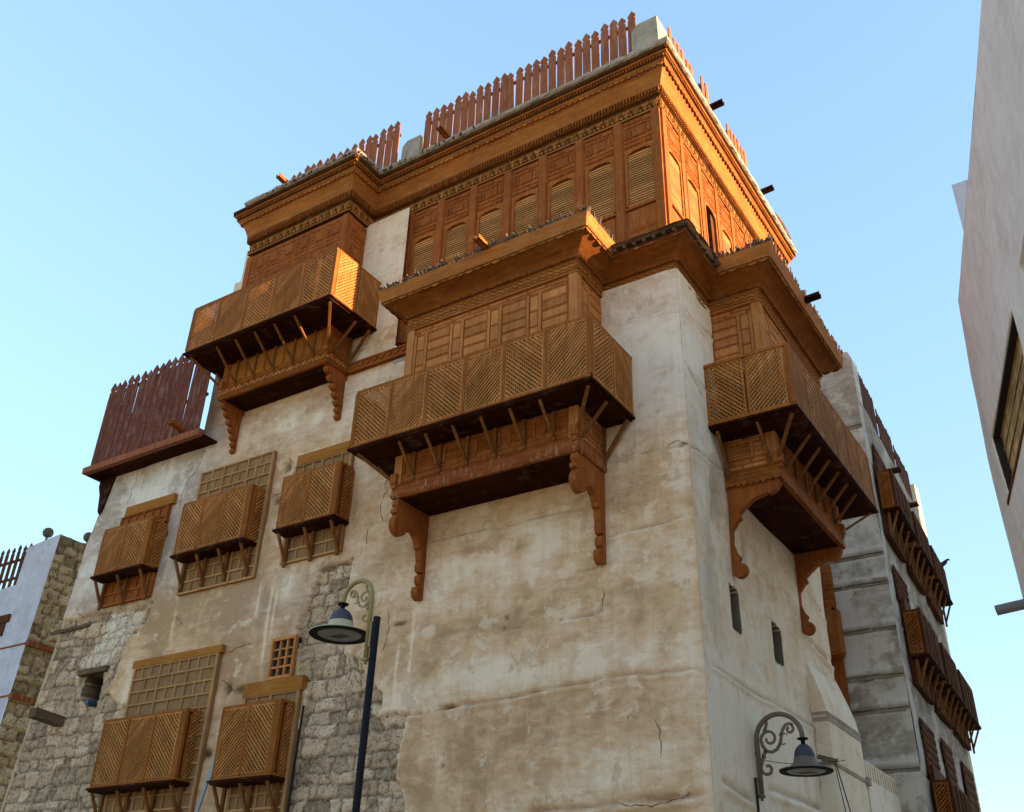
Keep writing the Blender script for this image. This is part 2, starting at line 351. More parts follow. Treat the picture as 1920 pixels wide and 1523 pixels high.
def cracks(U, Z, lst, seed=0, w=.012):
    dk = 0; uu = U+.09*(fbm(U, Z, 5, 4, seed+2)-.5)*2; zz = Z+.05*(fbm(U, Z, 6, 3, seed+4)-.5)*2
    for pts in lst: dk = np.maximum(dk, 1-smooth(w*.4, w*1.7, seg_dist(uu, zz, pts)))
    return dk
# ------------------------------------------------------------------ panel helpers (frame coords u, o, z)
class Pan:
    def __init__(s, P, A, N=None):
        s.P = Vector(P); s.A = Vector(A).normalized(); s.N = Vector(N); s.Z = Vector((0, 0, 1))
    def pt(s, a, t, d=0): return s.P+s.A*a+s.Z*t+s.N*d
    def box(s, mb, a0, a1, t0, t1, d0, d1): mb.obox(s.pt(a0, t0, d0), s.A*(a1-a0), s.N*(d1-d0), s.Z*(t1-t0))
    def field(s, mb, a0, a1, t0, t1, d0=0, h=.014, bev=.012):
        mb.frust(s.pt(a0, t0, d0), s.A*(a1-a0), s.Z*(t1-t0), s.N*h, min(bev, abs(a1-a0)*.3, abs(t1-t0)*.3))
def front_pan(u0, o, z): return Pan((u0, o, z), (1, 0, 0), (0, 1, 0))
def side_pan(u, o0, z, sgn):    # faces +u if sgn>0 (runs outwards-in), else -u
    return Pan((u, o0, z), (0, -1, 0), (1, 0, 0)) if sgn > 0 else Pan((u, o0, z), (0, -1, 0), (-1, 0, 0))
def lattice(mb, pan, a0, a1, t0, t1, sgn, pitch=.052, w=.028, two=True, th=.014):
    Wd, H = a1-a0, t1-t0; r2 = math.sqrt(2)
    for layer in ((0, sgn), (1, -sgn)) if two else ((0, sgn),):
        d0 = .0 if layer[0] == 1 else th+.001
        k = -H+pitch*r2*.5
        while k < Wd:
            # line a = k + t (sgn>0) or mirrored
            ta, tb = max(0, -k), min(H, Wd-k)
            if tb-ta > .02:
                pa, pb = (k+ta, ta), (k+tb, tb)
                if layer[1] < 0: pa, pb = (Wd-pa[0], pa[1]), (Wd-pb[0], pb[1])
                dv = pan.A*((pb[0]-pa[0]))+pan.Z*(pb[1]-pa[1]); c = dv.normalized(); cr = c.cross(pan.N).normalized()
                P = pan.pt(a0+pa[0], t0+pa[1], d0); ww = w if layer[0] == 0 else w*.85
                mb.obox(P-cr*ww/2, cr*ww, pan.N*th, dv)
            k += pitch*r2
def lat_panel(fr, pan, a0, a1, t0, t1, sgn, parent, pitch=.052, w=.028, mat='lat', two=True):
    mb = MB(fr); lattice(mb, pan, a0, a1, t0, t1, sgn, pitch, w, two)
    for (x0, x1, y0, y1) in ((a0, a0+.022, t0, t1), (a1-.022, a1, t0, t1), (a0+.022, a1-.022, t0, t0+.022), (a0+.022, a1-.022, t1-.022, t1)):
        pan.box(mb, x0, x1, y0, y1, -.004, .03)
    return mb.build('lattice_panel', mat, parent)
def joinery_mid(mb, pan, Wd, H, unit=.72):
    """rows of staggered rails, columns of small squares beside stacks of slats"""
    n = max(1, round(Wd/unit)); u = Wd/n; g = .016
    tr, br = H-.13, .17
    for k in range(n):
        a = k*u
        pan.field(mb, a+g, a+u*.46-g, H-.055, H-g*.6); pan.field(mb, a+u*.5+g, a+u-g, H-.07, H-g)
        pan.field(mb, a+u*.12+g, a+u*.62, H-.12, H-.075); pan.field(mb, a+u*.66, a+u*1.0-g, H-.125, H-.088)
        pan.field(mb, a+g, a+u*.36, br-.07, br-g); pan.field(mb, a+u*.4, a+u*.8, br-.085, br-g*1.2); pan.field(mb, a+u*.84, a+u-g*.4, br-.07, br-g)
        pan.field(mb, a+g, a+u*.55, .012, br-.1); pan.field(mb, a+u*.6, a+u-g, .012, br-.1)
        cw = u*.32; h = tr-br-.03
        pan.box(mb, a+.0, a+.045, br, tr, 0, .02); pan.box(mb, a+cw-.02, a+cw+.03, br, tr, 0, .02)
        for j in range(3): pan.field(mb, a+.055, a+cw-.03, br+.02+j*h/3, br+.02+(j+1)*h/3-.02)
        m = 5
        for j in range(m): pan.field(mb, a+cw+.045, a+u-.012, br+.02+j*h/m, br+.02+(j+1)*h/m-.02, 0, .02, .016)
def joinery_square(mb, pan, Wd, H, unit=.44):
    n = max(1, round(Wd/unit)); u = Wd/n; row = .56; nr = max(1, round(H/row)); rh = H/nr
    for r in range(nr):
        for k in range(n):
            a = k*u+(.0 if r % 2 == 0 else 0); t = r*rh
            pan.field(mb, a+.06*u, a+.36*u, t+.02, t+rh*.16); pan.field(mb, a+.42*u, a+.95*u, t+.02, t+rh*.13)
            pan.field(mb, a+.40*u, a+.94*u, t+rh*.2, t+rh*.74, 0, .034, .03)
            for j in range(3): pan.field(mb, a+.07*u, a+.31*u, t+rh*(.21+.18*j), t+rh*(.36+.18*j))
            pan.field(mb, a+.06*u, a+.58*u, t+rh*.8, t+rh*.93); pan.field(mb, a+.64*u, a+.96*u, t+rh*.82, t+rh*.95)
TOPF = [(.02, .55, .84, .97), (.60, .97, .80, .93), (.02, .40, .70, .80), (.46, .80, .70, .77), (.27, .72, .34, .67), (.03, .12, .33, .64), (.15, .24, .33, .64), (.76, .85, .36, .68), (.88, .97, .36, .68),
        (.02, .42, .20, .29), (.47, .97, .19, .30), (.02, .62, .04, .15), (.67, .97, .04, .15)]
# path sweep: building on the left of the direction of travel
def norms(path):
    out = []
    for a, b in zip(path[:-1], path[1:]):
        d = (Vector(b)-Vector(a)).normalized(); out.append(Vector((d.y, -d.x)))
    return out
def offs(path, o):
    ns = norms(path); r = []
    for i, p in enumerate(path):
        p = Vector(p)
        if i == 0: r.append(p+ns[0]*o)
        elif i == len(path)-1: r.append(p+ns[-1]*o)
        else:
            a, b = ns[i-1], ns[i]; m = (a+b)/(1+a.dot(b)); r.append(p+m*o)
    return r
def sweep(mb, path, prof, closed=True, caps=True):
    rows = [[(q.x, q.y, z) for q in offs(path, o)] for o, z in prof]
    n = len(path); m = len(prof); vs = [p for r in rows for p in r]; fs = []
    for j in range(m if closed else m-1):
        k = (j+1) % m
        for i in range(n-1): fs.append((j*n+i, j*n+i+1, k*n+i+1, k*n+i))
    if caps and closed: fs += [tuple(j*n for j in range(m)), tuple(j*n+n-1 for j in range(m-1, -1, -1))]
    mb.add(vs, fs)
def along(path, o, step, fn, skip=()):
    q = offs(path, o); ns = norms(path)
    for i in range(len(q)-1):
        if i in skip: continue
        L = (q[i+1]-q[i]).length; n = max(1, round(L/step)); A = (q[i+1]-q[i])/L
        for k in range(n):
            P = q[i]+A*(L*(k+.5)/n); fn(Vector((P.x, P.y, 0)), Vector((A.x, A.y, 0)), Vector((ns[i].x, ns[i].y, 0)), L/n)
def dentils(mb, path, o, z0, z1, w, d, step, skip=()):
    along(path, o, step, lambda P, A, N, s: mb.obox(P-A*w/2+Vector((0, 0, z0)), A*w, N*d, (0, 0, z1-z0)), skip)
def scallops(mb, path, o, z, r, hang, th=.014, skip=(), wob=0.):
    def fn(P, A, N, s):
        h = hang*(1+random.uniform(-wob, wob))
        pts = [P+A*(-s/2)+Vector((0, 0, z+.02)), P+A*(-s/2)+Vector((0, 0, z-.1*h))]
        for k in range(1, 6):
            t = math.pi*k/6; pts.append(P-A*(s/2*math.cos(t)*.98)+Vector((0, 0, z-h*math.sin(t))))
        pts += [P+A*(s/2)+Vector((0, 0, z-.1*h)), P+A*(s/2)+Vector((0, 0, z+.02))]
        mb.prism(pts, N*th)
    along(path, o, r*2, fn, skip)
def tulips(mb, path, o, zc, step, hgt, skip=()):
    def fn(P, A, N, s):
        k = hgt; Zv = Vector((0, 0, 1)); C = P+Zv*zc
        T = [(-.02, -.5), (.02, -.5), (.09, -.25), (.06, -.05), (.22, .1), (.26, .32), (.12, .2), (.05, .1), (0, .36), (-.05, .1), (-.12, .2), (-.26, .32), (-.22, .1), (-.06, -.05), (-.09, -.25)]
        mb.prism([C+A*(x*k)+Zv*(y*k) for x, y in T], N*.02)
        for sg in (-1, 1):      # swag between motifs
            a = C+A*(sg*s*.5)+Zv*(.30*k); m = C+A*(sg*s*.27)+Zv*(-.02*k); b = C+A*(sg*s*.12)+Zv*(-.4*k)
            mb.bar(a, m, .016, .018, N); mb.bar(m, b, .014, .018, N)
        mb.obox(C+A*(s*.5-.02)+Zv*(-.42*k), A*.04, N*.016, Zv*.05)
    along(path, o, step, fn, skip)
def zigzag(mb, path, o, zc, step, amp, skip=()):
    def fn(P, A, N, s):
        for dz, am in ((amp*.75, amp*.5), (-amp*.2, amp*.6), (-amp*1.05, amp*.35)):
            a = P-A*s/2+Vector((0, 0, zc+dz)); b = P+Vector((0, 0, zc+dz-am)); c = P+A*s/2+Vector((0, 0, zc+dz))
            mb.bar(a, b, .014, .016, N); mb.bar(b, c, .014, .016, N)
    along(path, o, step, fn, skip)
def thatch(name, path, o, z, parent, n=300, h=.1, skip=(), segs=None, mat='thatch', depth=.12, label=None):
    mb = MB('W'); q = offs(path, o); ns = norms(path); rnd = random.Random(n)
    L = [(q[i+1]-q[i]).length for i in range(len(q)-1)]
    ids = [i for i in range(len(L)) if i not in skip]
    tot = sum(L[i] for i in ids)
    for i in ids:
        A = (q[i+1]-q[i])/L[i]
        for k in range(int(n*L[i]/tot)):
            c = .45+.55*math.sin(k*.09+i*2)*math.sin(k*.037+1.3)
            P = q[i]+A*rnd.uniform(0, L[i])-ns[i]*rnd.uniform(0, depth); hh = h*rnd.uniform(.25, 1.)*(.5+.7*max(0, c))
            w = rnd.uniform(.015, .045); base = Vector((P.x, P.y, z)); tip = base+Vector((A.x*rnd.uniform(-.05, .05)+ns[i].x*rnd.uniform(-.03, .04), A.y*rnd.uniform(-.05, .05)+ns[i].y*rnd.uniform(-.03, .04), hh))
            mb.bar(base, tip, w, w*.6)
    return mb.build(name, mat, parent, label)
def rough_slab(mb, path, prof_o, z0, z1, seed=1, amp=.03, step=.09):
    """weathered mud/lime edge following a path, with lumpy faces"""
    rnd = random.Random(seed); q0 = offs(path, 0); pts = []
    for i in range(len(path)-1):
        a, b = Vector(path[i]), Vector(path[i+1]); n = max(2, int((b-a).length/step))
        pts += [(i, k/n) for k in range(n)]
    pts.append((len(path)-2, 1.0))
    def at(o):
        q = offs(path, o); return [q[i]+(q[i+1]-q[i])*t for i, t in pts]
    inn = at(-.25); prof = [(prof_o-.05, z0), (prof_o, z0+.03), (prof_o+.015, (z0+z1)/2), (prof_o-.02, z1-.02), (prof_o-.1, z1)]
    rows = [[(p.x, p.y, z0) for p in inn]]
    for o, z in prof:
        rows.append([(p.x+rnd.uniform(-amp, amp)*.5, p.y+rnd.uniform(-amp, amp)*.5, z+rnd.uniform(-amp, amp)*.6) for p in at(o)])
    rows.append([(p.x, p.y, z1) for p in inn])
    n = len(pts); m = len(rows)
    mb.add([p for r in rows for p in r], [(j*n+i, j*n+i+1, (j+1)*n+i+1, (j+1)*n+i) for j in range(m-1) for i in range(n-1)]+[tuple(j*n for j in range(m)), tuple(j*n+n-1 for j in range(m-1, -1, -1))])
# ================================================================== GROUND
g = MB('W'); g.add([(-150, -150, 0), (150, -150, 0), (150, 150, 0), (-150, 150, 0)], [(0, 1, 2, 3)]); g.build('ground', 'sand', kind='structure')
# ================================================================== MAIN HOUSE
H = thing('tower_house', (-6.8, 2.8, 0), 'tall old plastered corner house with orange carved wooden bay windows and lattice balconies', 'house')
# --- main front wall
STONE_R = [(-5.95, 7.62), (-6.65, 7.56), (-6.84, 7.03), (-7.02, 6.6), (-6.9, 6.1), (-6.85, 5.7), (-6.62, 5.5), (-6.7, 4.9), (-6.85, 3.7), (-6.9, 0), (-4.5, 0), (-4.52, 3.7), (-4.7, 4.3), (-4.58, 4.96), (-5.15, 5.0), (-5.05, 5.35), (-5.35, 5.5), (-5.55, 5.9), (-5.95, 6.1), (-6.08, 6.6), (-5.98, 7.0)]
STONE_L = [(-15, 7.85), (-13.45, 7.73), (-12.6, 7.75), (-12, 7.68), (-10.9, 7.72), (-11.0, 7.4), (-11.42, 7.0), (-11.52, 6.6), (-11.7, 6.1), (-11.35, 5.85), (-10.95, 5.78), (-10.8, 5.4), (-10.85, 4.5), (-11, 0), (-15, 0)]
SLITH = [(-12.52, 6.5), (-11.98, 6.5), (-12.03, 5.86), (-12.3, 5.95), (-12.52, 6.1)]
def front_fn(U, Z):
    wu = U+.09*(fbm(U, Z, 2.5, 4, 11)-.5)*2; wz = Z+.09*(fbm(U, Z, 2.5, 4, 12)-.5)*2
    ex = (in_poly(wu, wz, STONE_R) | in_poly(wu, wz, STONE_L)).astype(float)
    st, tone = stones(U, Z, .235, 3, .13, .48)
    # smoother cut white stones below the upper left window
    cut = in_poly(wu, wz, [(-12.75, 6.62), (-11.95, 6.62), (-11.55, 7.0), (-11.1, 7.6), (-12.2, 7.62), (-12.3, 7.2), (-12.6, 6.95)])
    tone = np.where(cut, 1.15+.7*tone, tone)
    bul = .035*(fbm(U, Z, .55, 3, 21)-.5)*2+.014*(fbm(U, Z, 2.1, 4, 22)-.5)*2
    ppl = .06+bul
    rough = np.where(cut, .3, 1.)
    pst = -.02+st*(.032+.03*(np.clip(tone, 0, 1)-.5))+rough*.05*(fbm(U, Z, 8, 4, 31)-.5)*2*st+.012*(fbm(U, Z, 12, 3, 33)-.5)+bul*.6
    L, dk = ledges(U, Z, [([(-4.0, 5.0), (-2.6, 5.03), (-1.2, 5.10), (-.02, 5.06)], .035, .028), ([(-2.5, 3.52), (-1.2, 3.56), (0, 3.6)], .05, .04), ([(-1.28, 7.06), (-.05, 7.12)], .03, .028),
        ([(-4.5, 7.62), (-3, 7.60), (-1.6, 7.58)], .012, .02), ([(-1.25, 8.28), (-.05, 8.20)], .022, .022), ([(-1.92, 5.97), (-1.3, 6.0)], .03, .03), ([(-1.83, 6.62), (-1.3, 6.65)], .03, .028),
        ([(-.8, 10.6), (.05, 10.58)], .015, .02), ([(-5.2, 4.98), (-4.25, 4.96)], .03, .03), ([(-6.1, 8.2), (-5.2, 8.15)], .008, .015), ([(-6.7, 10.6), (-5.6, 10.62)], .012, .015), ([(-3.2, 5.97), (-2.6, 5.99)], .012, .02), ([(-6.7, 10.95), (-5.3, 11.0)], .015, .02)], 5)
    FC = ([[(-12.4, 11.2), (-12.35, 10.6), (-12.45, 10.1)], [(-10.35, 11.0), (-10.45, 10.5), (-10.7, 10.1), (-10.75, 9.6)], [(-7.9, 10.0), (-7.7, 9.85), (-7.75, 9.7)], [(-8.15, 9.25), (-7.75, 9.3), (-7.7, 9.15), (-8.1, 9.1)],
        [(-5.4, 9.0), (-5.5, 8.5), (-5.45, 8.2)], [(-5.75, 8.1), (-5.65, 7.8)], [(-8.65, 5.95), (-8.3, 5.72), (-8.15, 5.78), (-7.95, 5.62), (-7.8, 5.72)], [(-5.0, 6.35), (-4.7, 6.37)], [(-8.6, 6.4), (-8.3, 6.5), (-8.1, 6.5)],
        [(-1.35, 6.3), (-1.4, 6.02)], [(-5.1, 6.6), (-5.05, 6.3), (-5.15, 6.0)], [(-.62, 4.5), (-.6, 4.3), (-.56, 4.02)], [(-1.0, 4.6), (-1.0, 4.55)], [(-.3, 8.22), (-.1, 8.27), (.05, 8.2)], [(-11.1, 9.9), (-11.0, 9.4), (-11.15, 8.7)],
        [(-1.2, 3.56), (-.7, 3.5), (-.2, 3.62)], [(-10.2, 7.3), (-9.9, 7.1)], [(-13.4, 8.0), (-13, 7.75)]]); CRK['F'] = FC; cr = 0*U
    holes = blobs(U, Z, [(-8.5, 5.78, .1, .1, 1), (-8.15, 5.72, .12, .06, .8), (-7.87, 9.8, .07, .1, .9), (-8.0, 9.15, .12, .07, .9), (-8.72, 4.75, .09, .07, 1), (-11.05, 9.1, .06, .06, .8), (-.05, 8.22, .07, .04, .9), (-3.85, 5.0, .12, .02, 1.), (-4.85, 6.36, .13, .02, 1), (-2.95, 6.0, .02, .02, .8), (-2.0, 5.99, .04, .015, .8), (-3.9, 4.2, .025, .025, .9), (-2.9, 6.15, .03, .03, .8)])
    pl = ppl+L-.05*cr-.09*np.clip(holes, 0, 1)
    # lip where the render has broken away
    O = np.where(ex > .5, pst-.015, pl)
    band = in_poly(U, Z, [(-15, 7.55), (-12.6, 7.62), (-12.6, 7.56), (-15, 7.48)])
    slit = in_poly(U+.04*(fbm(U, Z, 5, 3, 61)-.5), Z+.04*(fbm(U, Z, 5, 3, 62)-.5), SLITH)
    O = np.where(slit, -.38, O)
    # recess under the middle bay's brackets: the old joist line
    li = .42+blobs(U, Z, [(-.3, 10.2, 1.3, 1.1, .34), (-.4, 8.9, .9, .9, .24), (-.1, 6, .14, 3, .22), (-3, 7.0, 1.8, .35, .28), (-3.4, 5.35, 1.3, .28, .34), (-1.6, 5.3, 1.2, .25, .3), (-11.7, 10.1, .5, .35, .6), (-11.4, 10.6, .35, .3, .4), (-12.4, 9.8, .35, .5, .3), (-10.9, 11.1, .5, .25, .4), (-8.1, 10.75, .3, .12, .75), (-7.3, 10.7, .2, .12, .5),
        (-11.15, 6.2, .22, .6, .5), (-7.4, 7.4, .18, .3, .5), (-6.1, 10.9, .6, .9, .42), (-9.2, 10.6, .5, .5, .1), (-1.2, 4.0, 1.2, .35, .22), (-4.6, 5.2, .5, .3, .35), (-2.2, 7.3, .7, .3, .25), (-3.9, 6.6, .5, .5, .15),
        (-11.6, 9.2, 2.2, 1.5, -.28), (-9, 6.9, 3, 1.6, -.20), (-8, 5.2, 2, 1, -.16), (-2.2, 4.5, 1.6, .5, -.14), (-2.9, 6.1, 1, .18, -.2), (-11, 8.8, 3, 1.5, -.05), (-4, 4.2, 1.2, .6, -.16), (-3.6, 7.95, 1, .1, .2), (-3.5, 7.35, .5, .12, -.3), (-2.7, 7.2, .18, .12, -.5)])
    fl = smooth(.55, .62, fbm(U, Z, 1.6, 5, 77)); li = li+.35*fl*smooth(-9.5, -11, U)*smooth(7.9, 8.5, Z)
    # pale drips
    for uc, za, zb, wd in ((-7.75, 7.6, 5.9, .035), (-8.05, 7.7, 6.9, .03), (-10.2, 7.6, 6.8, .03), (-4.85, 6.2, 5.0, .03), (-4.6, 6.6, 5.0, .025), (-7.62, 7.5, 6.5, .03)):
        li = li+.5*np.exp(-((U-uc-.03*(fbm(U*0, Z, 2, 2, 5)-.5))/wd)**2)*smooth(zb-.1, zb+.3, Z)*(1-smooth(za-.3, za, Z))
    dk = np.clip(dk*.55+cr*.9+np.clip(holes, 0, 1)*.8, 0, 1)*(1-ex)
    edge = 1-st; dk = np.where(ex > .5, np.where(cut, .4, .62)*edge, dk); sd = slit.copy()
    for a_, b_ in ((.03, 0), (-.03, 0), (0, -.03)): sd |= in_poly(U+a_+.04*(fbm(U, Z, 5, 3, 61)-.5), Z+b_+.04*(fbm(U, Z, 5, 3, 62)-.5), SLITH)
    dk = np.where(sd, .7, dk); dk = np.where(slit, 1., dk)  # opening and its jambs painted dark in place of shade
    dk = np.where(band, .6, dk)
    # rim of the broken render is pale
    near = in_poly(wu+.03, wz+.02, STONE_R) | in_poly(wu-.03, wz, STONE_R) | in_poly(wu-.02, wz, STONE_L)
    li = li+np.where(near & (ex < .5), .28, 0)
    c = smooth(-.16, -.0, U); O = np.where(slit, O, O*(1-c)+(.04+.012*(fbm(U*0, Z, 1.3, 4, 91)-.5))*c)
    gy = smooth(-9.3, -10.8, U)*smooth(7.4, 8.3, Z)*.8+smooth(-1.6, -.9, U)*smooth(8.0, 9.4, Z)*.45+smooth(9.8, 10.6, Z)*smooth(-4.5, -5.5, U)*.3+.35*np.exp(-((U+7)/1.6)**2-((Z-7.2)/.5)**2)
    tone = np.where(ex > .5, tone, .5+.5*np.clip(gy, 0, 1))
    return O, ex, li, dk, tone
LZ = [0, 4.3, 6.02, 7.62, 8.19, 9.39, 10.12, 10.64, 11.3]; LX = [-14.6, -14.14, -13.93, -13.72, -13.65, -13.58, -13.39, -13.24, -13.07]
hf('front_wall', 'F', -14, .04, 0, 11.3, .03, front_fn, 'front', H, left=(LX, LZ))
def upper_fn(U, Z):
    O = .02+.012*(fbm(U, Z, 1.2, 4, 3)-.5)*2
    L, dk = ledges(U, Z, [([(-6.8, 14.32), (-5.5, 14.15)], .02, .02), ([(-6.8, 12.2), (-5.5, 12.25)], .01, .02), ([(-6.8, 11.9), (-5.5, 12.0)], .02, .03)], 9)
    return O+L, U*0, .78+blobs(U, Z, [(-6, 12.1, 1, .25, -.3)]), dk*.6, U*0+.5
hf('upper_wall', 'F', -10.55, -5.58, 11.28, 15.1, .05, upper_fn, 'front', H)
# --- right facade wall
def poly_noise(U, Z, P, s=70): return in_poly(U, Z+.06*(fbm(U, Z, 5, 3, s+1)-.5), P)
def side_fn(U, Z):
    O = .04+.03*(fbm(U, Z, .6, 3, 51)-.5)*2+.012*(fbm(U, Z, 2.2, 4, 52)-.5)*2
    L, dk = ledges(U, Z, [([(.14, 5.17), (1.6, 5.17), (3, 5.2), (4.3, 5.2)], .03, .025), ([(.1, 10.62), (1.7, 10.85)], .03, .03), ([(.1, 9.55), (1, 9.56)], .02, .025), ([(.05, 8.22), (1.2, 8.32)], .03, .03), ([(.22, 3.8), (1.35, 3.73)], .06, .05), ([(1.9, 3.98), (4.2, 4.0)], .05, .05), ([(4.3, 6.7), (5.8, 6.6)], .05, .06), ([(4.8, 7.6), (5.8, 7.4)], .04, .05)], 15)
    SL1 = [(1.10, 6.52), (1.43, 6.52), (1.43, 5.9), (1.10, 5.9)]; SL2 = [(2.72, 6.44), (3.08, 6.44), (3.08, 5.86), (2.72, 5.86)]; s1 = poly_noise(U, Z, SL1); s2 = poly_noise(U, Z, SL2)
    s = s1 | s2
    CRK['R'] = ([[(.02, 8.2), (.2, 8.28), (.35, 8.2)], [(.0, 9.6), (.3, 9.45), (.6, 9.3)], [(4.4, 6.6), (4.9, 6.2), (5.5, 6.1)], [(4.25, 6.2), (4.22, 5.6), (4.2, 5.0), (4.15, 4.2)]]); cr = 0*U
    fl = smooth(.56, .6, fbm(U, Z*.6, 2.2, 5, 83))
    gp = fl*blobs(U, Z, [(.75, 7.7, .35, .8, 1), (.4, 6.2, .25, .8, .9), (.6, 8.9, .3, .4, .6), (1.9, 7.2, .3, .3, .8)])
    dk = np.clip(dk*.55+cr*.9+np.clip(gp, 0, 1)*.28, 0, 1); sd = np.zeros(s.shape, bool)
    for a_, b_ in ((.03, 0), (-.03, 0), (0, .03), (0, -.03)):
        for P_ in (SL1, SL2): sd |= poly_noise(U+a_, Z+b_, P_)
    dk = np.where(sd, .85, dk); dk = np.where(s, 1., dk)  # both slits and their jambs blackened to imitate deep shade
    O = O+L-.04*cr-.015*np.clip(gp, 0, 1); c = 1-smooth(.0, .16, U); O = O*(1-c)+(.04+.012*(fbm(U*0, Z, 1.3, 4, 91)-.5))*c
    O = np.where(s, -.36, O)
    li = .5+blobs(U, Z, [(.2, 10, .8, 1.5, .25), (.5, 9.7, .5, .5, .25), (2.3, 4.3, 3, .8, .7), (.6, 4.7, .9, .6, .5), (1.4, 7.6, .8, .6, -.12), (3, 7.0, 1.5, .8, -.1), (.3, 7, .3, 1.5, .15), (2, 5.8, .4, .4, .15)])
    return O, U*0, li, dk, U*0+.5
hf('side_wall', 'R', -.04, 5.75, 0, 11.3, .03, side_fn, 'side', H)
def crack_mesh(fr, fn, seed):
    rnd = random.Random(seed)
    for ln in CRK[fr]:
        mb = MB(fr)
        pts = []; 
        for (a, b), (c, e) in zip(ln[:-1], ln[1:]):
            n = max(2, int(math.hypot(c-a, e-b)/.045))
            for k in range(n): t = k/n; pts.append((a+(c-a)*t, b+(e-b)*t))
        pts.append(ln[-1]); dx = dz = 0; q = []
        for p in pts:
            dx = dx*.8+rnd.gauss(0, .016); dz = dz*.8+rnd.gauss(0, .010); q.append((p[0]+dx, p[1]+dz))
        U = np.array([p[0] for p in q]); Z = np.array([p[1] for p in q])
        O = np.max([fn(U+a, Z+b)[0] for a, b in ((0, 0), (.03, 0), (-.03, 0), (0, .03), (0, -.03))], axis=0)+.003
        for i in range(len(q)-1):
            (a, b), (c, e) = q[i], q[i+1]; L = math.hypot(c-a, e-b) or 1; w0, w1 = [.0032*(.35+1.3*abs(math.sin((i+j)*.7+seed))) for j in (0, 1)]; nx, nz = -(e-b)/L, (c-a)/L
            mb.add([(a-nx*w0, O[i], b-nz*w0), (a+nx*w0, O[i], b+nz*w0), (c+nx*w1, O[i+1], e+nz*w1), (c-nx*w1, O[i+1], e-nz*w1)], [(0, 1, 2, 3)])
        mb.build('crack', 'dark', H)
crack_mesh('F', front_fn, 3); crack_mesh('R', side_fn, 5)
# unseen body of the house: roof decks, back and far walls
mb = MB('W'); mb.box(-13.2, -.5, .5, 5.3, 0, 10.95); mb.box(-10.5, -.45, 5.2, 5.75, 10.9, 16.1); mb.box(-10.52, -10.3, .1, 5.3, 10.95, 16.1)
mb.add([(-14.6, -.03, 0), (-13.07, -.03, 11.3), (-13.0, 5.6, 11.3), (-14.4, 5.6, 0), (-14.3, -.03, 3), (-14.14, -.03, 4.3), (-13.93, -.03, 6.02), (-13.72, -.03, 7.62), (-13.6, -.03, 9.3), (-13.39, -.03, 10.12)], [(0, 4, 5, 6, 7, 8, 9, 1, 2, 3)])
mb.box(-13.0, -.3, .06, 5.6, 10.95, 11.12); mb.box(-.5, .03, 5.55, 5.75, 0, 11.2)
mb.build('rear_walls', 'side', H)
# --- carved timber course left of middle bay
mb = MB('F'); mb.box(-6.6, -4.6, .03, .12, 11.42, 11.47); mb.box(-6.6, -4.6, .03, .11, 11.6, 11.64); mb.box(-6.6, -4.6, .03, .09, 11.47, 11.6)
for k in range(11):
    a = -6.5+k*.17; mb.bar((a, .095, 11.5), (a+.085, .095, 11.575), .02, .03, (0, 1, 0)); mb.bar((a+.085, .095, 11.575), (a+.17, .095, 11.5), .02, .03, (0, 1, 0))
mb.build('carved_course', 'brown', H)
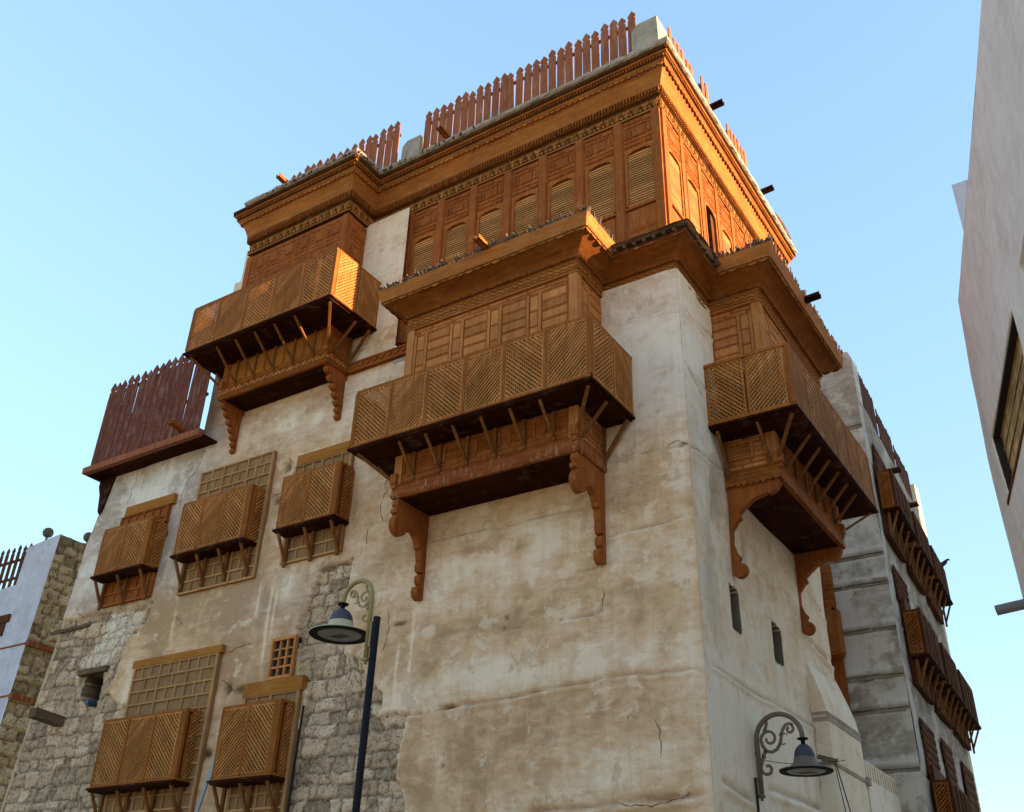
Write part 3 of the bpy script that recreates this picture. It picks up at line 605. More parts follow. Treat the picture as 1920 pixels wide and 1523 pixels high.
# ------------------------------------------------------------------ mid-level and bay cornices
MIDP = [(-4.55, .02), (-4.55, -.85), (-1.28, -.85), (-1.28, 0), (0, 0), (0, 1.28), (.85, 1.28), (.85, 4.35), (0, 4.35)]
def mid_cornice():
    c = MB('W'); sweep(c, MIDP, [(0, 11.19), (.035, 11.19), (.04, 11.22), (.03, 11.23), (.03, 11.42), (.07, 11.44), (.07, 11.47), (0, 11.47)])
    r = c.build('cornice_frieze', 'carve', H)
    c = MB('W'); zigzag(c, MIDP, .032, 11.335, .135, .075); dentils(c, MIDP, .055, 11.425, 11.47, .028, .04, .045); c.build('zigzag_carving', 'brownh', r)
    c = MB('W')
    cove = [(.02, 11.47)]+[(.06+.3*(t**1.6), 11.475+.215*t) for t in (0, .15, .3, .45, .6, .75, .9, 1)]+[(.02, 11.70)]
    sweep(c, MIDP, cove); c.build('cove_boards', 'brownh', r)
    for pth in (MIDP[:4], MIDP[5:]):
        c = MB('W'); sweep(c, pth, [(.30, 11.70), (.385, 11.70), (.43, 11.95), (.38, 11.95)]); sweep(c, pth, [(-.6, 11.86), (.38, 11.86), (.38, 11.9), (-.6, 11.9)]); c.build('fascia_board', 'gold', r)
        c = MB('W'); scallops(c, pth, .35, 11.70, .085, .042, .02, wob=.35); dentils(c, pth, .352, 11.70, 11.735, .022, .045, .045); c.build('scalloped_trim', 'carve', r)
    # ruined corner eave
    cp = MIDP[3:6]
    c = MB('W'); sweep(c, cp, [(-.1, 11.70), (.28, 11.69), (.36, 11.70), (.36, 11.73), (-.1, 11.73)]); scallops(c, cp, .34, 11.70, .12, .035, .02, wob=.5); c.build('broken_eave_board', 'peel', r)
    c = MB('W'); rough_slab(c, cp, .44, 11.80, 11.86, 5, .025); 
    for k in range(9): P = offs(cp, .1+.02*k); c.bar((-1.2+k*.17, .2, 11.76), (-1.2+k*.17+.02, -.40, 11.765), .05, .05)
    for k in range(8): c.bar((-.2, .05+k*.17, 11.76), (.40, .05+k*.17+.02, 11.765), .05, .05)
    c.build('ruined_roof_edge', 'old', r)
    thatch('thatch_edge', MIDP[:4], .42, 11.93, H, 620, .19, label='dark dry thatch along the middle bay roof')
    thatch('thatch_edge', MIDP[5:], .42, 11.93, H, 700, .2, label='dry thatch along the right bay roof')
    c = MB('W'); rnd = random.Random(4)
    for k in range(240):
        a = rnd.gauss(.35, .18); c.bar((a, 1.12+rnd.uniform(-.1, .2), 11.93), (a+rnd.gauss(0, .09), 1.1+rnd.uniform(-.15, .2), 11.93+rnd.uniform(.08, .3)*math.exp(-((a-.4)/.3)**2)), .014, .01)
    c.build('thatch_clump', 'thatch', H)
mid_cornice()
# ------------------------------------------------------------------ bay windows
def console(fr, u0, u1, prof, parent, mat='brown'):
    mb = MB(fr); mb.prism([(u0, o, z) for o, z in prof], (u1-u0, 0, 0)); return mb.build('bracket', mat, parent)
def arc(co, cz, r, a0, a1, n=7): return [(co+r*math.cos(math.radians(a0+(a1-a0)*k/n)), cz+r*math.sin(math.radians(a0+(a1-a0)*k/n))) for k in range(n+1)]
def scroll_prof(dep, zt, drop):
    """side outline (o,z) of a scrolled console: wall edge, bottom curl, three lobes, upper curl"""
    z0 = zt-drop
    p = [(.0, zt), (.0, z0+.05)]
    p += arc(.13, z0+.10, .115, 200, 410, 10)          # foot curl
    p += [(.12, z0+.20), (.13, z0+.23)]
    p += arc(.09, z0+.315, .10, -50, 60, 6)
    p += [(.10, z0+.42)]
    p += arc(.08, z0+.52, .12, -45, 40, 6)
    p += [(.19, z0+.62), (.21, z0+.70), (.21, z0+.78), (.27, z0+.80), (.27, z0+.86), (.33, z0+.95), (.42, z0+1.01), (.50, z0+1.03), (.50, z0+.97)]
    p += arc(dep-.10, zt-.42, .16, 185, 400, 12)
    p += [(dep-.02, zt-.26), (dep+.04, zt-.24), (dep+.04, zt-.18), (dep-.02, zt-.15), (dep+.02, zt-.1), (dep, zt)]
    return p
def step_prof(dep, zt, drop, n=7):
    p = [(0, zt), (0, zt-drop)]
    for k in range(n):
        t0, t1 = k/n, (k+1)/n
        o0, o1 = .06+(dep-.06)*t0**1.5, .06+(dep-.06)*t1**1.5; z = zt-drop+drop*t0; z1 = zt-drop+drop*t1
        p += [(o0+.05, z), (o0+.085, z+(z1-z)*.25), (o0+.08, z+(z1-z)*.6), (o0+.0, z+(z1-z)*.75)]
    p += [(dep, zt)]
    return p
def rawshan(fr, u0, u1, dep, zb, zf, ru0, ru1, rd, rz0, rz1, nf, ns, label, parent, style, nstrut, drop, left_side=True, bprof='scroll'):
    body = MB(fr); body.box(u0, u1, 0.03, dep, zb+.01, zf)
    b = body.build('bay_window', 'brown', parent, label)
    # corner posts
    for s_, u in ((-1, u0), (1, u1)):
        mb = MB(fr); mb.box(min(u, u-s_*.13), max(u, u-s_*.13), dep-.001, dep+.022, zb+.23, zf-.002); mb.box(min(u, u+s_*.018), max(u, u+s_*.018), dep-.12, dep+.022, zb+.23, zf-.002)
        mb.build('corner_post', 'tan' if style == 'mid' else 'brown', b)
    pf = front_pan(u0+.15, dep, rz1+.06); Wf = u1-u0-.3; Hf = zf-rz1-.08
    J = joinery_mid if style == 'mid' else joinery_square
    jm = 'tan' if style == 'mid' else 'brown'
    mb = MB(fr); J(mb, pf, Wf, Hf); mb.build('panelled_front', jm, b)
    mb = MB(fr); mb.box(u0+.135, u1-.135, dep, dep+.014, rz0-.03, rz1+.02); mb.box(u1, u1+.014, .05, dep-.13, rz0-.03, rz1+.02); mb.box(u0-.014, u0, .05, dep-.13, rz0-.03, rz1+.02); mb.build('shade_boards', 'inner', b)  # dark boards added so the lattice holes look shaded
    for sg, u in ((1, u1), (-1, u0)):
        ps = side_pan(u, dep-.13, rz1+.06, sg); mb = MB(fr); J(mb, ps, dep-.17, Hf); mb.build('panelled_side', jm, b)
    # below the balcony
    hb = rz0-.14-(zb+.24)
    if style == 'mid':
        pf = front_pan(u0+.15, dep, zb+.24); mb = MB(fr); joinery_mid(mb, pf, Wf, hb+.1, .62); mb.build('panelled_apron', 'brown', b)
        for sg, u in ((1, u1), (-1, u0)):
            ps = side_pan(u, dep-.13, zb+.24, sg); mb = MB(fr); joinery_mid(mb, ps, dep-.17, hb+.1, .6); mb.build('panelled_side', 'tan', b)
    else:
        pf = front_pan(u0+.15, dep, zb+.30); mb = MB(fr)
        n = 5
        for k in range(n): pf.field(mb, k*Wf/n+.03, (k+1)*Wf/n-.03, .03, hb-.05, 0, .02)
        mb.build('panelled_apron', 'lintel', b)
    # base moulding
    P = {'F': [(u0, .0), (u0, -dep), (u1, -dep), (u1, .0)], 'R': [(0, u0), (dep, u0), (dep, u1), (0, u1)]}[fr]
    c = MB('W'); sweep(c, P, [(-.06, zb+.02), (.02, zb+.0), (.045, zb+.04), (.03, zb+.09), (.03, zb+.19), (.055, zb+.22), (-.06, zb+.22)]); c.build('base_moulding', 'peel' if fr == 'F' and style == 'mid' else 'brownh', b)
    if style != 'mid':
        c = MB('W'); 
        def kn(Pp, A, N, s):
            Z = Vector((0, 0, 1)); C = Pp+Z*(zb+.14)
            c.bar(C-A*s*.5-Z*.05, C+A*s*0+Z*.05, .026, .03, N); c.bar(C+A*s*.0+Z*.05, C+A*s*.5-Z*.05, .026, .03, N)
            c.prism([C-Z*.06, C+A*.028-Z*.02, C-Z*.0, C-A*.028-Z*.02], N*.02)
        along(P, .034, .17, kn); c.build('carved_knot_band', 'tan', b)
    elif fr == 'R':
        c = MB('W'); scallops(c, P, .03, zb+.02, .05, .05, .02, wob=.3); c.build('scalloped_trim', 'brown', b)
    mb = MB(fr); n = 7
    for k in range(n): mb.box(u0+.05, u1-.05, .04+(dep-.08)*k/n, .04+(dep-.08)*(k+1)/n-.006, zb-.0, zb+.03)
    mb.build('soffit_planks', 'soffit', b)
    # balcony box
    z0, z1 = rz0, rz1
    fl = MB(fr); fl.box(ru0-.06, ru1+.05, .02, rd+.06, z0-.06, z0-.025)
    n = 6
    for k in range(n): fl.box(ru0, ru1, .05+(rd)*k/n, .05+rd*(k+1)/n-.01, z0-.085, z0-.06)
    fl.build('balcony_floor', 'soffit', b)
    fm = MB(fr); t = .05
    fm.box(ru0-.02, ru1+.02, rd-.03, rd+.035, z0-.025, z0+.03); fm.box(ru0-.02, ru1+.02, rd-.03, rd+.035, z1-.02, z1+.03)
    for u in (ru0, ru1):
        s = -1 if u == ru0 else 1
        fm.box(min(u, u+s*.03)-.02, max(u, u+s*.03)+.0, .03, rd-.03, z0-.025, z0+.03); fm.box(min(u, u+s*.03)-.02, max(u, u+s*.03), .03, rd-.03, z1-.02, z1+.03)
        fm.box(u-.035, u+.035, rd-.045, rd+.04, z0+.03, z1-.02); fm.box(u-.025, u+.025, .03, .08, z0+.03, z1-.02)
    w = (ru1-ru0)/nf
    for k in range(1, nf): fm.box(ru0+k*w-.026, ru0+k*w+.026, rd-.02, rd+.038, z0+.03, z1-.02)
    ws = (rd-.08)/ns
    for k in range(1, ns):
        for u in (ru0, ru1): fm.box(u-.022, u+.022, .06+k*ws-.022, .06+k*ws+.022, z0+.03, z1-.02)
    fm.build('balcony_frame', 'frame', b)
    pf = front_pan(ru0, rd, z0+.03)
    for k in range(nf): lat_panel(fr, pf, k*w+.03, (k+1)*w-.03, 0, z1-z0-.05, 1 if (k % 2) else -1, b)
    for sg, u in ((1, ru1), (-1, ru0)):
        ps = side_pan(u+sg*.0, rd-.04, z0+.03, sg)
        for k in range(ns): lat_panel(fr, ps, k*ws+.025, (k+1)*ws-.025, 0, z1-z0-.05, 1 if (k+(sg > 0)) % 2 else -1, b)
    # struts with their little posts on the apron
    zl = zb+.26
    for k in range(nstrut):
        u = u0+.12+(u1-u0-.24)*(k+.5)/nstrut; mb = MB(fr)
        mb.bar((u, rd-.05, z0-.09), (u, dep+.05, zl+.06), .035, .04, (1, 0, 0)); mb.box(u-.025, u+.025, dep+.022, dep+.045, zl-.02, z0-.09)
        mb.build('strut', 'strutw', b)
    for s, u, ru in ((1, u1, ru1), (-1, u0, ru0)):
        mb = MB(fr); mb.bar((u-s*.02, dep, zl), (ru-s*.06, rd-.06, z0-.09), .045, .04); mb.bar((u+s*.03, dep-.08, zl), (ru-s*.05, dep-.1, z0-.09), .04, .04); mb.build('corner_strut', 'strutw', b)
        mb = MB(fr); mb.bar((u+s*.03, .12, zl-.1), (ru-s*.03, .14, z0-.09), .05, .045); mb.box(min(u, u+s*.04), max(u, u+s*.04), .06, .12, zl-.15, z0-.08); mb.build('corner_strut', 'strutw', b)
        mb = MB(fr); q = zl-.08; mb.box(u-.06-.02*s, u+.06-.02*s, dep-.05, dep+.085, q+.06, q+.22); mb.prism([(u-.05-.02*s, dep, q+.06), (u+.05-.02*s, dep, q+.06), (u+.03-.02*s, dep, q-.02), (u-.03-.02*s, dep, q-.02)], (0, .06, 0)); mb.build('pendant_block', 'frame', b)
    for u in (u0+.0, u1-.11):
        if bprof == 'scroll': pr = scroll_prof(dep, zb+.0, drop)
        elif bprof == 'step': pr = step_prof(dep, zb, drop)
        else: pr = bprof
        console(fr, u, u+.11, pr, b, 'brown')
    return b
rawshan('F', -4.55, -1.28, .85, 8.06, 11.19, -5.08, -.81, 1.33, 8.88, 9.88, 6, 2, 'wide middle bay window with six panel lattice balcony and scrolled brackets', H, 'mid', 6, 1.40)
rawshan('F', -9.5, -6.68, .6, 11.42, 15.0, -9.93, -6.13, 1.27, 12.32, 13.36, 5, 2, 'upper left bay window with balcony and stepped brackets under the roof cornice', H, 'top', 5, .95, bprof='step')
RB = [(0, 8.2), (0, 6.72)]+arc(.13, 6.78, .11, 200, 400, 9)+[(.12, 6.9), (.16, 6.98), (.1, 7.06), (.06, 7.2), (.07, 7.4), (.16, 7.52), (.22, 7.56), (.2, 7.64), (.3, 7.72), (.4, 7.8), (.5, 7.84), (.6, 7.86), (.66, 7.88), (.68, 7.84), (.74, 7.86), (.8, 7.9), (.85, 7.98), (.85, 8.2)]
rawshan('R', 1.28, 4.35, .85, 8.06, 11.19, .82, 4.95, 1.33, 8.90, 9.92, 6, 2, 'right hand bay window around the corner with long lattice balcony', H, 'mid', 6, 1.40, bprof=RB)
# ------------------------------------------------------------------ top storey
def top_module(fr, uw0, uw1, up0, up1, lab, parent, lower=0, open_=False, gap=0.):
    """window opening uw0..uw1, post up0..up1 next to it, wall plane o=-.15"""
    o = -.15; z0, z1, zt, zb = 13.05, 14.28, 15.08, 11.9
    mb = MB(fr); a0, a1 = min(uw0, uw1, up0, up1), max(uw0, uw1, up0, up1)
    mb.box(a0, a1, o-.05, o, z1+.02, zt); mb.box(a0, a1, o-.05, o, zb, z0-.02)
    if up0 < uw0: mb.box(a0, uw0, o-.05, o, z0-.02, z1+.02)
    else: mb.box(uw1, a1, o-.05, o, z0-.02, z1+.02)
    w = mb.build('storey_panel', 'brown', parent)
    mb = MB(fr); mb.box(up0, up1, o, o+.04, zb, zt); mb.box(up0-.022, up0, o, o+.018, zb, zt); mb.box(up1, up1+.022, o, o+.018, zb, zt); mb.build('pilaster', 'brown', w)
    mb = MB(fr); q0, q1 = (uw0-.03, uw1+.03); pn = front_pan(q0, o, z1+.1); Wd = q1-q0; Hh = zt-z1-.12
    for (a, b, c, d) in TOPF: pn.field(mb, a*Wd, b*Wd, c*Hh, d*Hh, 0, .022, .012)
    mb.build('carved_fields', 'brown', w); mb = MB(fr)
    pn = front_pan(q0, o, zb+.35); pn.field(mb, .0, Wd, .22, .72, 0, .02, .04); pn.field(mb, .05, Wd-.05, .28, .66, .02, .012, .03)
    mb.build('lower_board', 'brown', w)
    # window frame with an ogee-cornered head
    mb = MB(fr); f = .026
    mb.box(uw0-.02, uw0+f, o, o+.03, z0, z1); mb.box(uw1-f, uw1+.02, o, o+.03, z0, z1); mb.box(uw0+f, uw1-f, o, o+.03, z0-.05, z0+.01); mb.box(uw0-.02, uw1+.02, o, o+.034, z1, z1+.05); mb.box(uw0-.04, uw1+.04, o, o+.045, z0-.09, z0-.05)
    for s, e in ((1, uw0+f), (-1, uw1-f)):
        mb.prism([(e, o+.002, z1), (e+s*.12, o+.002, z1), (e+s*.12, o+.002, z1-.018), (e+s*.085, o+.002, z1-.024), (e+s*.04, o+.002, z1-.045), (e+s*.012, o+.002, z1-.08), (e+s*.0, o+.002, z1-.11)], (0, .03, 0))
    fr_ = mb.build('window_shutter', 'frame', w, lab)
    if not open_:
        mb = MB(fr); zz = z0+.03+gap; 
        if gap: mb.box(uw0+f, uw1-f, o-.03, o+.012, zz-.05, zz-.0)
        while zz < z1-.06:
            mb.obox((uw0+f-.01, o-.03, zz), (uw1-uw0-2*f+.02, 0, 0), (0, .036, -.004), (0, .0, .027)); zz += .053
        mb.build('louvres', 'louvre', fr_)
        mb = MB(fr); mb.box(uw0+f, uw1-f, o-.048, o-.03, z1-.1, z1-.0); mb.build('head_board', 'louvre', fr_)
    else:
        mb = MB(fr); mb.box(uw1-f-.13, uw1-f, o-.045, o-.02, z0, z1); mb.build('open_leaf', 'oldwood', fr_)
for k in range(7):
    d = -.782*k; top_module('F', -.83+d, -.29+d, -1.04+d, -.90+d, None, H, gap=.2 if k == 5 else 0.)
mb = MB('F'); mb.box(-.32, -.15, -.2, -.15, 11.9, 15.08); mb.box(-.3, -.145, -.15, -.11, 11.9, 15.08); mb.build('corner_pilaster', 'brown', H); mb = MB('F'); mb.box(-5.62, -5.58, -.2, -.09, 11.9, 15.08); mb.build('corner_pilaster', 'brown', H)
mb = MB('R'); mb.box(.155, .30, -.2, -.15, 11.9, 15.08); mb.box(.17, .32, -.15, -.107, 11.9, 15.08); mb.build('corner_pilaster', 'brown', H)
for k in range(7):
    d = .80*k; top_module('R', .35+d, .88+d, .93+d, 1.07+d, None, H, open_=(k == 2))
# roof cornice
TOPP = [(-9.5, 3.0), (-9.5, -.60), (-6.68, -.60), (-6.68, .15), (-.15, .15), (-.15, 6.3), (-3, 6.3)]
def top_cornice():
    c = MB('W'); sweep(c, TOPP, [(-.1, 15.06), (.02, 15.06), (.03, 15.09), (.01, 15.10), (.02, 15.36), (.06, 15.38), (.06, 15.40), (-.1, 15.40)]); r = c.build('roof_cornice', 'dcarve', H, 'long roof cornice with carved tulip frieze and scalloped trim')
    c = MB('W'); tulips(c, TOPP, .018, 15.24, .185, .25); sweep(c, TOPP, [(.0, 15.075), (.035, 15.075), (.035, 15.10), (.0, 15.10)], True, False); c.build('tulip_carving', 'carve', r)
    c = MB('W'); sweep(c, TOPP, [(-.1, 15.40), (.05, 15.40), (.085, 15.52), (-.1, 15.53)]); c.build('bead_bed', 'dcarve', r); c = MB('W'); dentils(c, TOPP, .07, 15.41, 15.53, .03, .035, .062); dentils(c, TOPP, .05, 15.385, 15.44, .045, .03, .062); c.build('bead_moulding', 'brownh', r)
    c = MB('W'); sweep(c, TOPP, [(-.1, 15.53)]+[(.085+.13*t**1.5, 15.53+.36*t) for t in (0, .2, .4, .6, .8, 1)]+[(-.1, 15.89)]); c.build('cove_boards', 'gold', r)
    c = MB('W'); scallops(c, TOPP, .225, 15.90, .062, .055, .022, wob=.15); sweep(c, TOPP, [(.1, 15.89), (.25, 15.89), (.27, 15.92), (.27, 15.96), (.1, 15.96)]); c.build('scalloped_trim', 'gold', r)
    c = MB('W'); sweep(c, TOPP, [(.1, 15.96), (.275, 15.96), (.305, 16.04), (.1, 16.04)]); c.build('bead_bed', 'dcarve', r); c = MB('W'); dentils(c, TOPP, .285, 15.965, 16.03, .03, .03, .06); c.build('bead_moulding', 'brownh', r)
    c = MB('W'); sweep(c, TOPP, [(.1, 16.04), (.33, 16.04), (.345, 16.06), (.1, 16.07)]); c.build('fillet', 'gold', r)
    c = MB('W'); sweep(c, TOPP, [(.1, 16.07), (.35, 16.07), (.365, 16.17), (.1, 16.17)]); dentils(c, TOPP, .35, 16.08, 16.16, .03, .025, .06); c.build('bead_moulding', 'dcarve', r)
    c = MB('W'); rough_slab(c, TOPP[1:], .40, 16.175, 16.33, 8, .022, .1); rough_slab(c, TOPP[:2], .40, 16.175, 16.33, 9, .022, .1); c.build('lime_roof_edge', 'limeedge', r)
    c = MB('W'); c.box(-9.7, -.1, .0, 6.2, 16.18, 16.30); c.box(-9.5, -6.7, -.7, .0, 16.18, 16.29); c.build('roof_deck', 'limeedge', H)
    thatch('thatch_edge', [(-8.9, -.6), TOPP[2], TOPP[3], (-3.9, .15)], .40, 16.2, H, 500, .09, depth=.1)
M['limeedge'] = wall_mat('weathered_lime', (0.2990, 0.2470, 0.1885), (0.4160, 0.3510, 0.2860), (0.1820, 0.1430, 0.1040), (0.1300, 0.1040, 0.0780))
top_cornice()
# roof pillars
mb = MB('W')
for (x0, x1, y0, y1, h) in ((-.55, .0, -.02, .45, 1.0), (-6.0, -5.5, .0, .5, .85)):
    mb = MB('W'); mb.prism([(x0, y0, 16.28), (x1, y0, 16.28), (x1-.03, y0+.02, 16.28+h), (x0+.12, y0+.02, 16.28+h+.0), (x0+.0, y0+.02, 16.28+h-.12)], (0, y1-y0, 0)); mb.build('parapet_pillar', 'limeedge', H)
mb = MB('W'); pts = [(.24, 5.35+.11*k, 16.31+.10*math.sin(math.pi*k/9)) for k in range(10)]
for a, b_ in zip(pts[:-1], pts[1:]): mb.bar(a, b_, .14, .02, (1, 0, 0))
mb.build('warped_plank', 'oldwood', H, 'warped plank curling off the far end of the roof edge')
# waterspouts
for P, D in (((-4.6, -.15, 16.32), (0, -.38, .03)), ((-8.35, -.85, 16.3), (0, -.33, .03)), ((-2.72, -1.15, 11.93), (0, -.42, .02)), ((.1, 2.0, 16.55), (.32, 0, .02)), ((.1, 4.8, 16.55), (.32, 0, .02)), ((1.15, 2.6, 11.85), (.38, 0, .02)), ((-10.6, -.35, 11.05), (.02, -.5, .05))):
    P = Vector(P); D = Vector(D); S = Vector((-D.y, D.x, 0)).normalized()*.055; mb = MB('W')
    mb.obox(P-S, S*2, (0, 0, .025), D); mb.obox(P-S, S*.35, (0, 0, .09), D); mb.obox(P+S*.65, S*.35, (0, 0, .09), D); mb.build('waterspout', 'soffit' if P.x > 0 else 'frame', H)
# ------------------------------------------------------------------ window boxes
def window_box(u0, u1, z0, z1, n, label, pz0, pz1, pu0, pu1, lint, pmat='screen', cols=5, rows=6, dep=.40, fr='F', parent=None, matl='lat', nside=1, fields=True):
    parent = parent or H
    mb = MB(fr); mb.box(pu0, pu1, .02, .115, pz0, pz1); b = mb.build('lattice_window', 'screend' if pmat == 'screen' else pmat, parent, label)
    if fields:
        mb = MB(fr); W_, H_ = pu1-pu0, pz1-pz0; pn = front_pan(pu0, .115, pz0)
        pn.box(mb, 0, .05, 0, H_, 0, .03); pn.box(mb, W_-.05, W_, 0, H_, 0, .03)
        rr = int(H_/.215); hh = H_/rr; main = max(2, int(W_/.62)); mw = W_/main
        for r in range(rr+1):
            t = min(H_-.03, max(0, r*hh-.017)); pn.box(mb, .05, W_-.05, t, t+.034, 0, .026)
        for c in range(1, main): pn.box(mb, c*mw-.022, c*mw+.022, 0, H_, .0, .029)
        for r in range(rr):
            k = 3 if r % 2 else 2
            for c in range(main):
                for j in range(1, k): pn.box(mb, c*mw+j*mw/k-.015, c*mw+j*mw/k+.015, r*hh+.017, (r+1)*hh-.017, 0, .022)
        mb.build('panel_grid', pmat, b)
    if lint:
        mb = MB(fr); mb.box(lint[0], lint[1], .03, .15, lint[2], lint[3]); mb.build('lintel_board', 'lintel', b)
    # floor
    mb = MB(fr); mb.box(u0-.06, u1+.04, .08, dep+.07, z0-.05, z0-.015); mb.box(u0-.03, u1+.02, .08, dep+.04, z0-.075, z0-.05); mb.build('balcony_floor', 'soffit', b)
    mb = MB(fr); w = (u1-u0)/n
    mb.box(u0-.02, u1+.02, dep-.03, dep+.03, z0-.015, z0+.035); mb.box(u0-.02, u1+.02, dep-.03, dep+.03, z1-.03, z1+.02)
    for u in (u0, u1): mb.box(u-.02, u+.02, .09, dep-.03, z0-.015, z0+.035); mb.box(u-.02, u+.02, .09, dep-.03, z1-.03, z1+.02); mb.box(u-.022, u+.022, .085, .14, z0+.035, z1-.03)
    mb.box(u0-.02, u0+.03, dep-.02, dep+.034, z0+.035, z1-.03); mb.box(u1-.10, u1+.022, dep-.02, dep+.034, z0+.035, z1-.03); mb.box(u1-.0, u1+.03, dep-.1, dep+.03, z0+.035, z1-.03)
    wf = (u1-.09-u0)/n
    for k in range(1, n): mb.box(u0+k*wf-.028, u0+k*wf+.028, dep-.02, dep+.046, z0+.035, z1-.03)
    mb.build('balcony_frame', 'frame' if matl == 'lat' else matl, b)
    mb = MB(fr); mb.box(u0+.02, u1-.02, .1, dep-.03, z1-.012, z1+.006); mb.box(u0+.02, u1-.02, .175, .19, z0, z1-.02); mb.build('shade_lining', 'inner', b)  # lid and dark back sheet added to make the box interior look shaded
    pf = front_pan(u0, dep, z0+.03)
    for k in range(n): lat_panel(fr, pf, k*wf+.02, (k+1)*wf-.02, 0, z1-z0-.06, (1 if k % 2 else -1) if n != 2 else (1 if k == 0 else -1), b, mat=matl)
    for sg, u in ((1, u1), (-1, u0)):
        ps = side_pan(u, dep-.03, z0+.03, sg); lat_panel(fr, ps, .0, dep-.1, 0, z1-z0-.06, sg, b, mat='frame' if fr == 'CS' else matl)
    ns = max(2, round((u1-u0)/.6)+1)
    for k in range(ns):
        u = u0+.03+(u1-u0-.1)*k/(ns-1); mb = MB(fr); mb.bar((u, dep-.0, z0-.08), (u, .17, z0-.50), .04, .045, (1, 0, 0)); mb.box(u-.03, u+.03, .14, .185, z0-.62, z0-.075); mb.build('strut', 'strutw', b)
    return b
window_box(-12.45, -11.02, 8.36, 9.33, 2, 'two panel lattice window box at the far left end of the upper row', 7.8, 9.72, -12.45, -11.0, (-12.35, -10.88, 9.72, 9.93), 'brown')
window_box(-10.13, -8.32, 8.36, 9.39, 3, 'three panel lattice window box with side lattice in the upper row', 7.68, 10.2, -10.2, -8.2, None)
window_box(-7.5, -6.19, 8.34, 9.32, 2, 'two panel lattice window box under the middle bay left end', 7.8, 9.7, -7.6, -6.22, (-7.55, -6.3, 9.70, 9.9))
window_box(-11.03, -8.95, 4.32, 5.42, 3, 'three panel lattice window box at the lower left below a wide grid panel', 3.7, 6.42, -10.95, -8.75, (-11.0, -8.68, 6.42, 6.55))
window_box(-8.05, -6.8, 4.24, 5.34, 2, 'tall two panel lattice window box on the lower row', 3.6, 5.56, -7.95, -6.72, (-7.98, -6.68, 5.55, 5.78))
window_box(.9, 1.9, 8.2, 9.25, 1, 'narrow lattice box on the left flank wall', 7.7, 9.5, .8, 2.0, None, 'oldwood', fr='ML', matl='oldwood', dep=.75)
# small grid window
mb = MB('F'); mb.box(-7.46, -6.95, .0, .095, 5.8, 6.45); b = mb.build('grid_window', 'dark', H, 'small square wooden grid window with twelve dark panes')
mb = MB('F'); pn = front_pan(-7.48, .095, 5.78)
for a in (0, .50): pn.box(mb, a, a+.045, 0, .69, 0, .06)
for t in (0, .64): pn.box(mb, 0.045, .50, t, t+.05, 0, .06)
for k in (1, 2): pn.box(mb, .045+k*.152-.017, .045+k*.152+.017, .05, .64, 0, .045)
for k in (1, 2, 3): pn.box(mb, .045, .50, .05+k*.1475-.015, .05+k*.1475+.015, 0, .04)
mb.build('grid_frame', 'tan', b)
# hole lintel, stone beam, blue pipe
mb = MB('F'); mb.box(-12.68, -11.85, .0, .11, 6.5, 6.6); mb.build('slit_lintel', 'old', H)
mb = MB('F'); mb.obox((-13.1, .0, 5.6), (.22, 0, 0), (0, .62, .05), (0, 0, .17)); mb.build('projecting_beam', 'old', H, 'stained square beam end sticking out of the stone wall')
mb = MB('W'); mb.tube([(-12.2, .2, 5.97), (-12.2, -.1, 5.95)], .055, 14); mb.build('pipe_stub', 'bluepipe', H, 'blue pipe end in the dark wall opening')
mb = MB('F'); mb.box(-14.0, -12.75, .03, .07, 7.5, 7.56); mb.build('timber_course', 'old', H)
# ------------------------------------------------------------------ terrace overhang (part of house)
mb = MB('F'); mb.box(-13.62, -10.0, .45, .56, 10.84, 10.98); mb.build('terrace_beam', 'red', H)
mb = MB('F'); mb.box(-13.60, -10.0, .0, .45, 10.86, 10.90)
mb.box(-13.62, -13.5, -4.5, .45, 10.84, 10.98); mb.box(-13.5, -13.0, -4.5, .0, 10.86, 10.9); mb.build('terrace_soffit', 'soffit', H)
mb = MB('W')
for y in (-.1, .5):
    mb = MB('W'); mb.prism([(-13.1, y, 10.85), (-13.6, y, 10.85), (-13.6, y, 10.72), (-13.5, y, 10.5), (-13.42, y, 10.1), (-13.36, y, 10.02), (-13.3, y, 10.1)], (0, .1, 0)); mb.build('terrace_bracket', 'soffit', H)
# ------------------------------------------------------------------ picket fences (things)
def picket(fr, u, o, z0, h, w, parent, rnd, mat, rails=0, tilt=0., org=None):
    tw = w*.5; nk = w*.16; hh = h-w*1.15; t = tilt
    def S(a, z): return (u+a+t*(z), o, z0+z)
    pts = [S(-tw, 0), S(tw, 0), S(tw, hh-.05), S(tw-nk, hh-.02), S(tw-nk, hh), S(tw, hh+.02), S(tw, hh+w*.45), S(0, h), S(-tw, hh+w*.45), S(-tw, hh+.02), S(-tw+nk, hh), S(-tw+nk, hh-.02), S(-tw, hh-.05)]
    mb = MB(fr); mb.prism(pts, (0, .022, 0)); return mb.build('picket', mat, parent)
def fence(fr, us, o, z0, h, w, label, group, mat='red', tilt=0, rails=(.25, .75), jit=.05, loc=None, drop=0.):
    f = FR[fr]; u_mid = (us[0]+us[-1])/2; e = thing('picket_fence', f(u_mid, o, z0), label, 'fence', group); rnd = random.Random(int(abs(us[0])*100))
    for i, u in enumerate(us): picket(fr, u, o, z0-drop*(i), h+rnd.uniform(-jit, jit), w, e, rnd, mat, tilt=tilt+rnd.gauss(0, .009))
    for r in rails:
        mb = MB(fr); mb.box(us[0]-w/2, us[-1]+w/2, o-.045, o-.004, z0+h*r-drop*len(us)/2, z0+h*r+.06-drop*len(us)/2); mb.build('rail', 'redgrey', e)
    return e
G = 'picket fences around the roofs'
fence('F', [-5.42+k*(4.82/25) for k in range(26)], -.12, 16.3, 1.55, .165, 'long red-brown picket fence on the main roof edge over the front cornice', G)
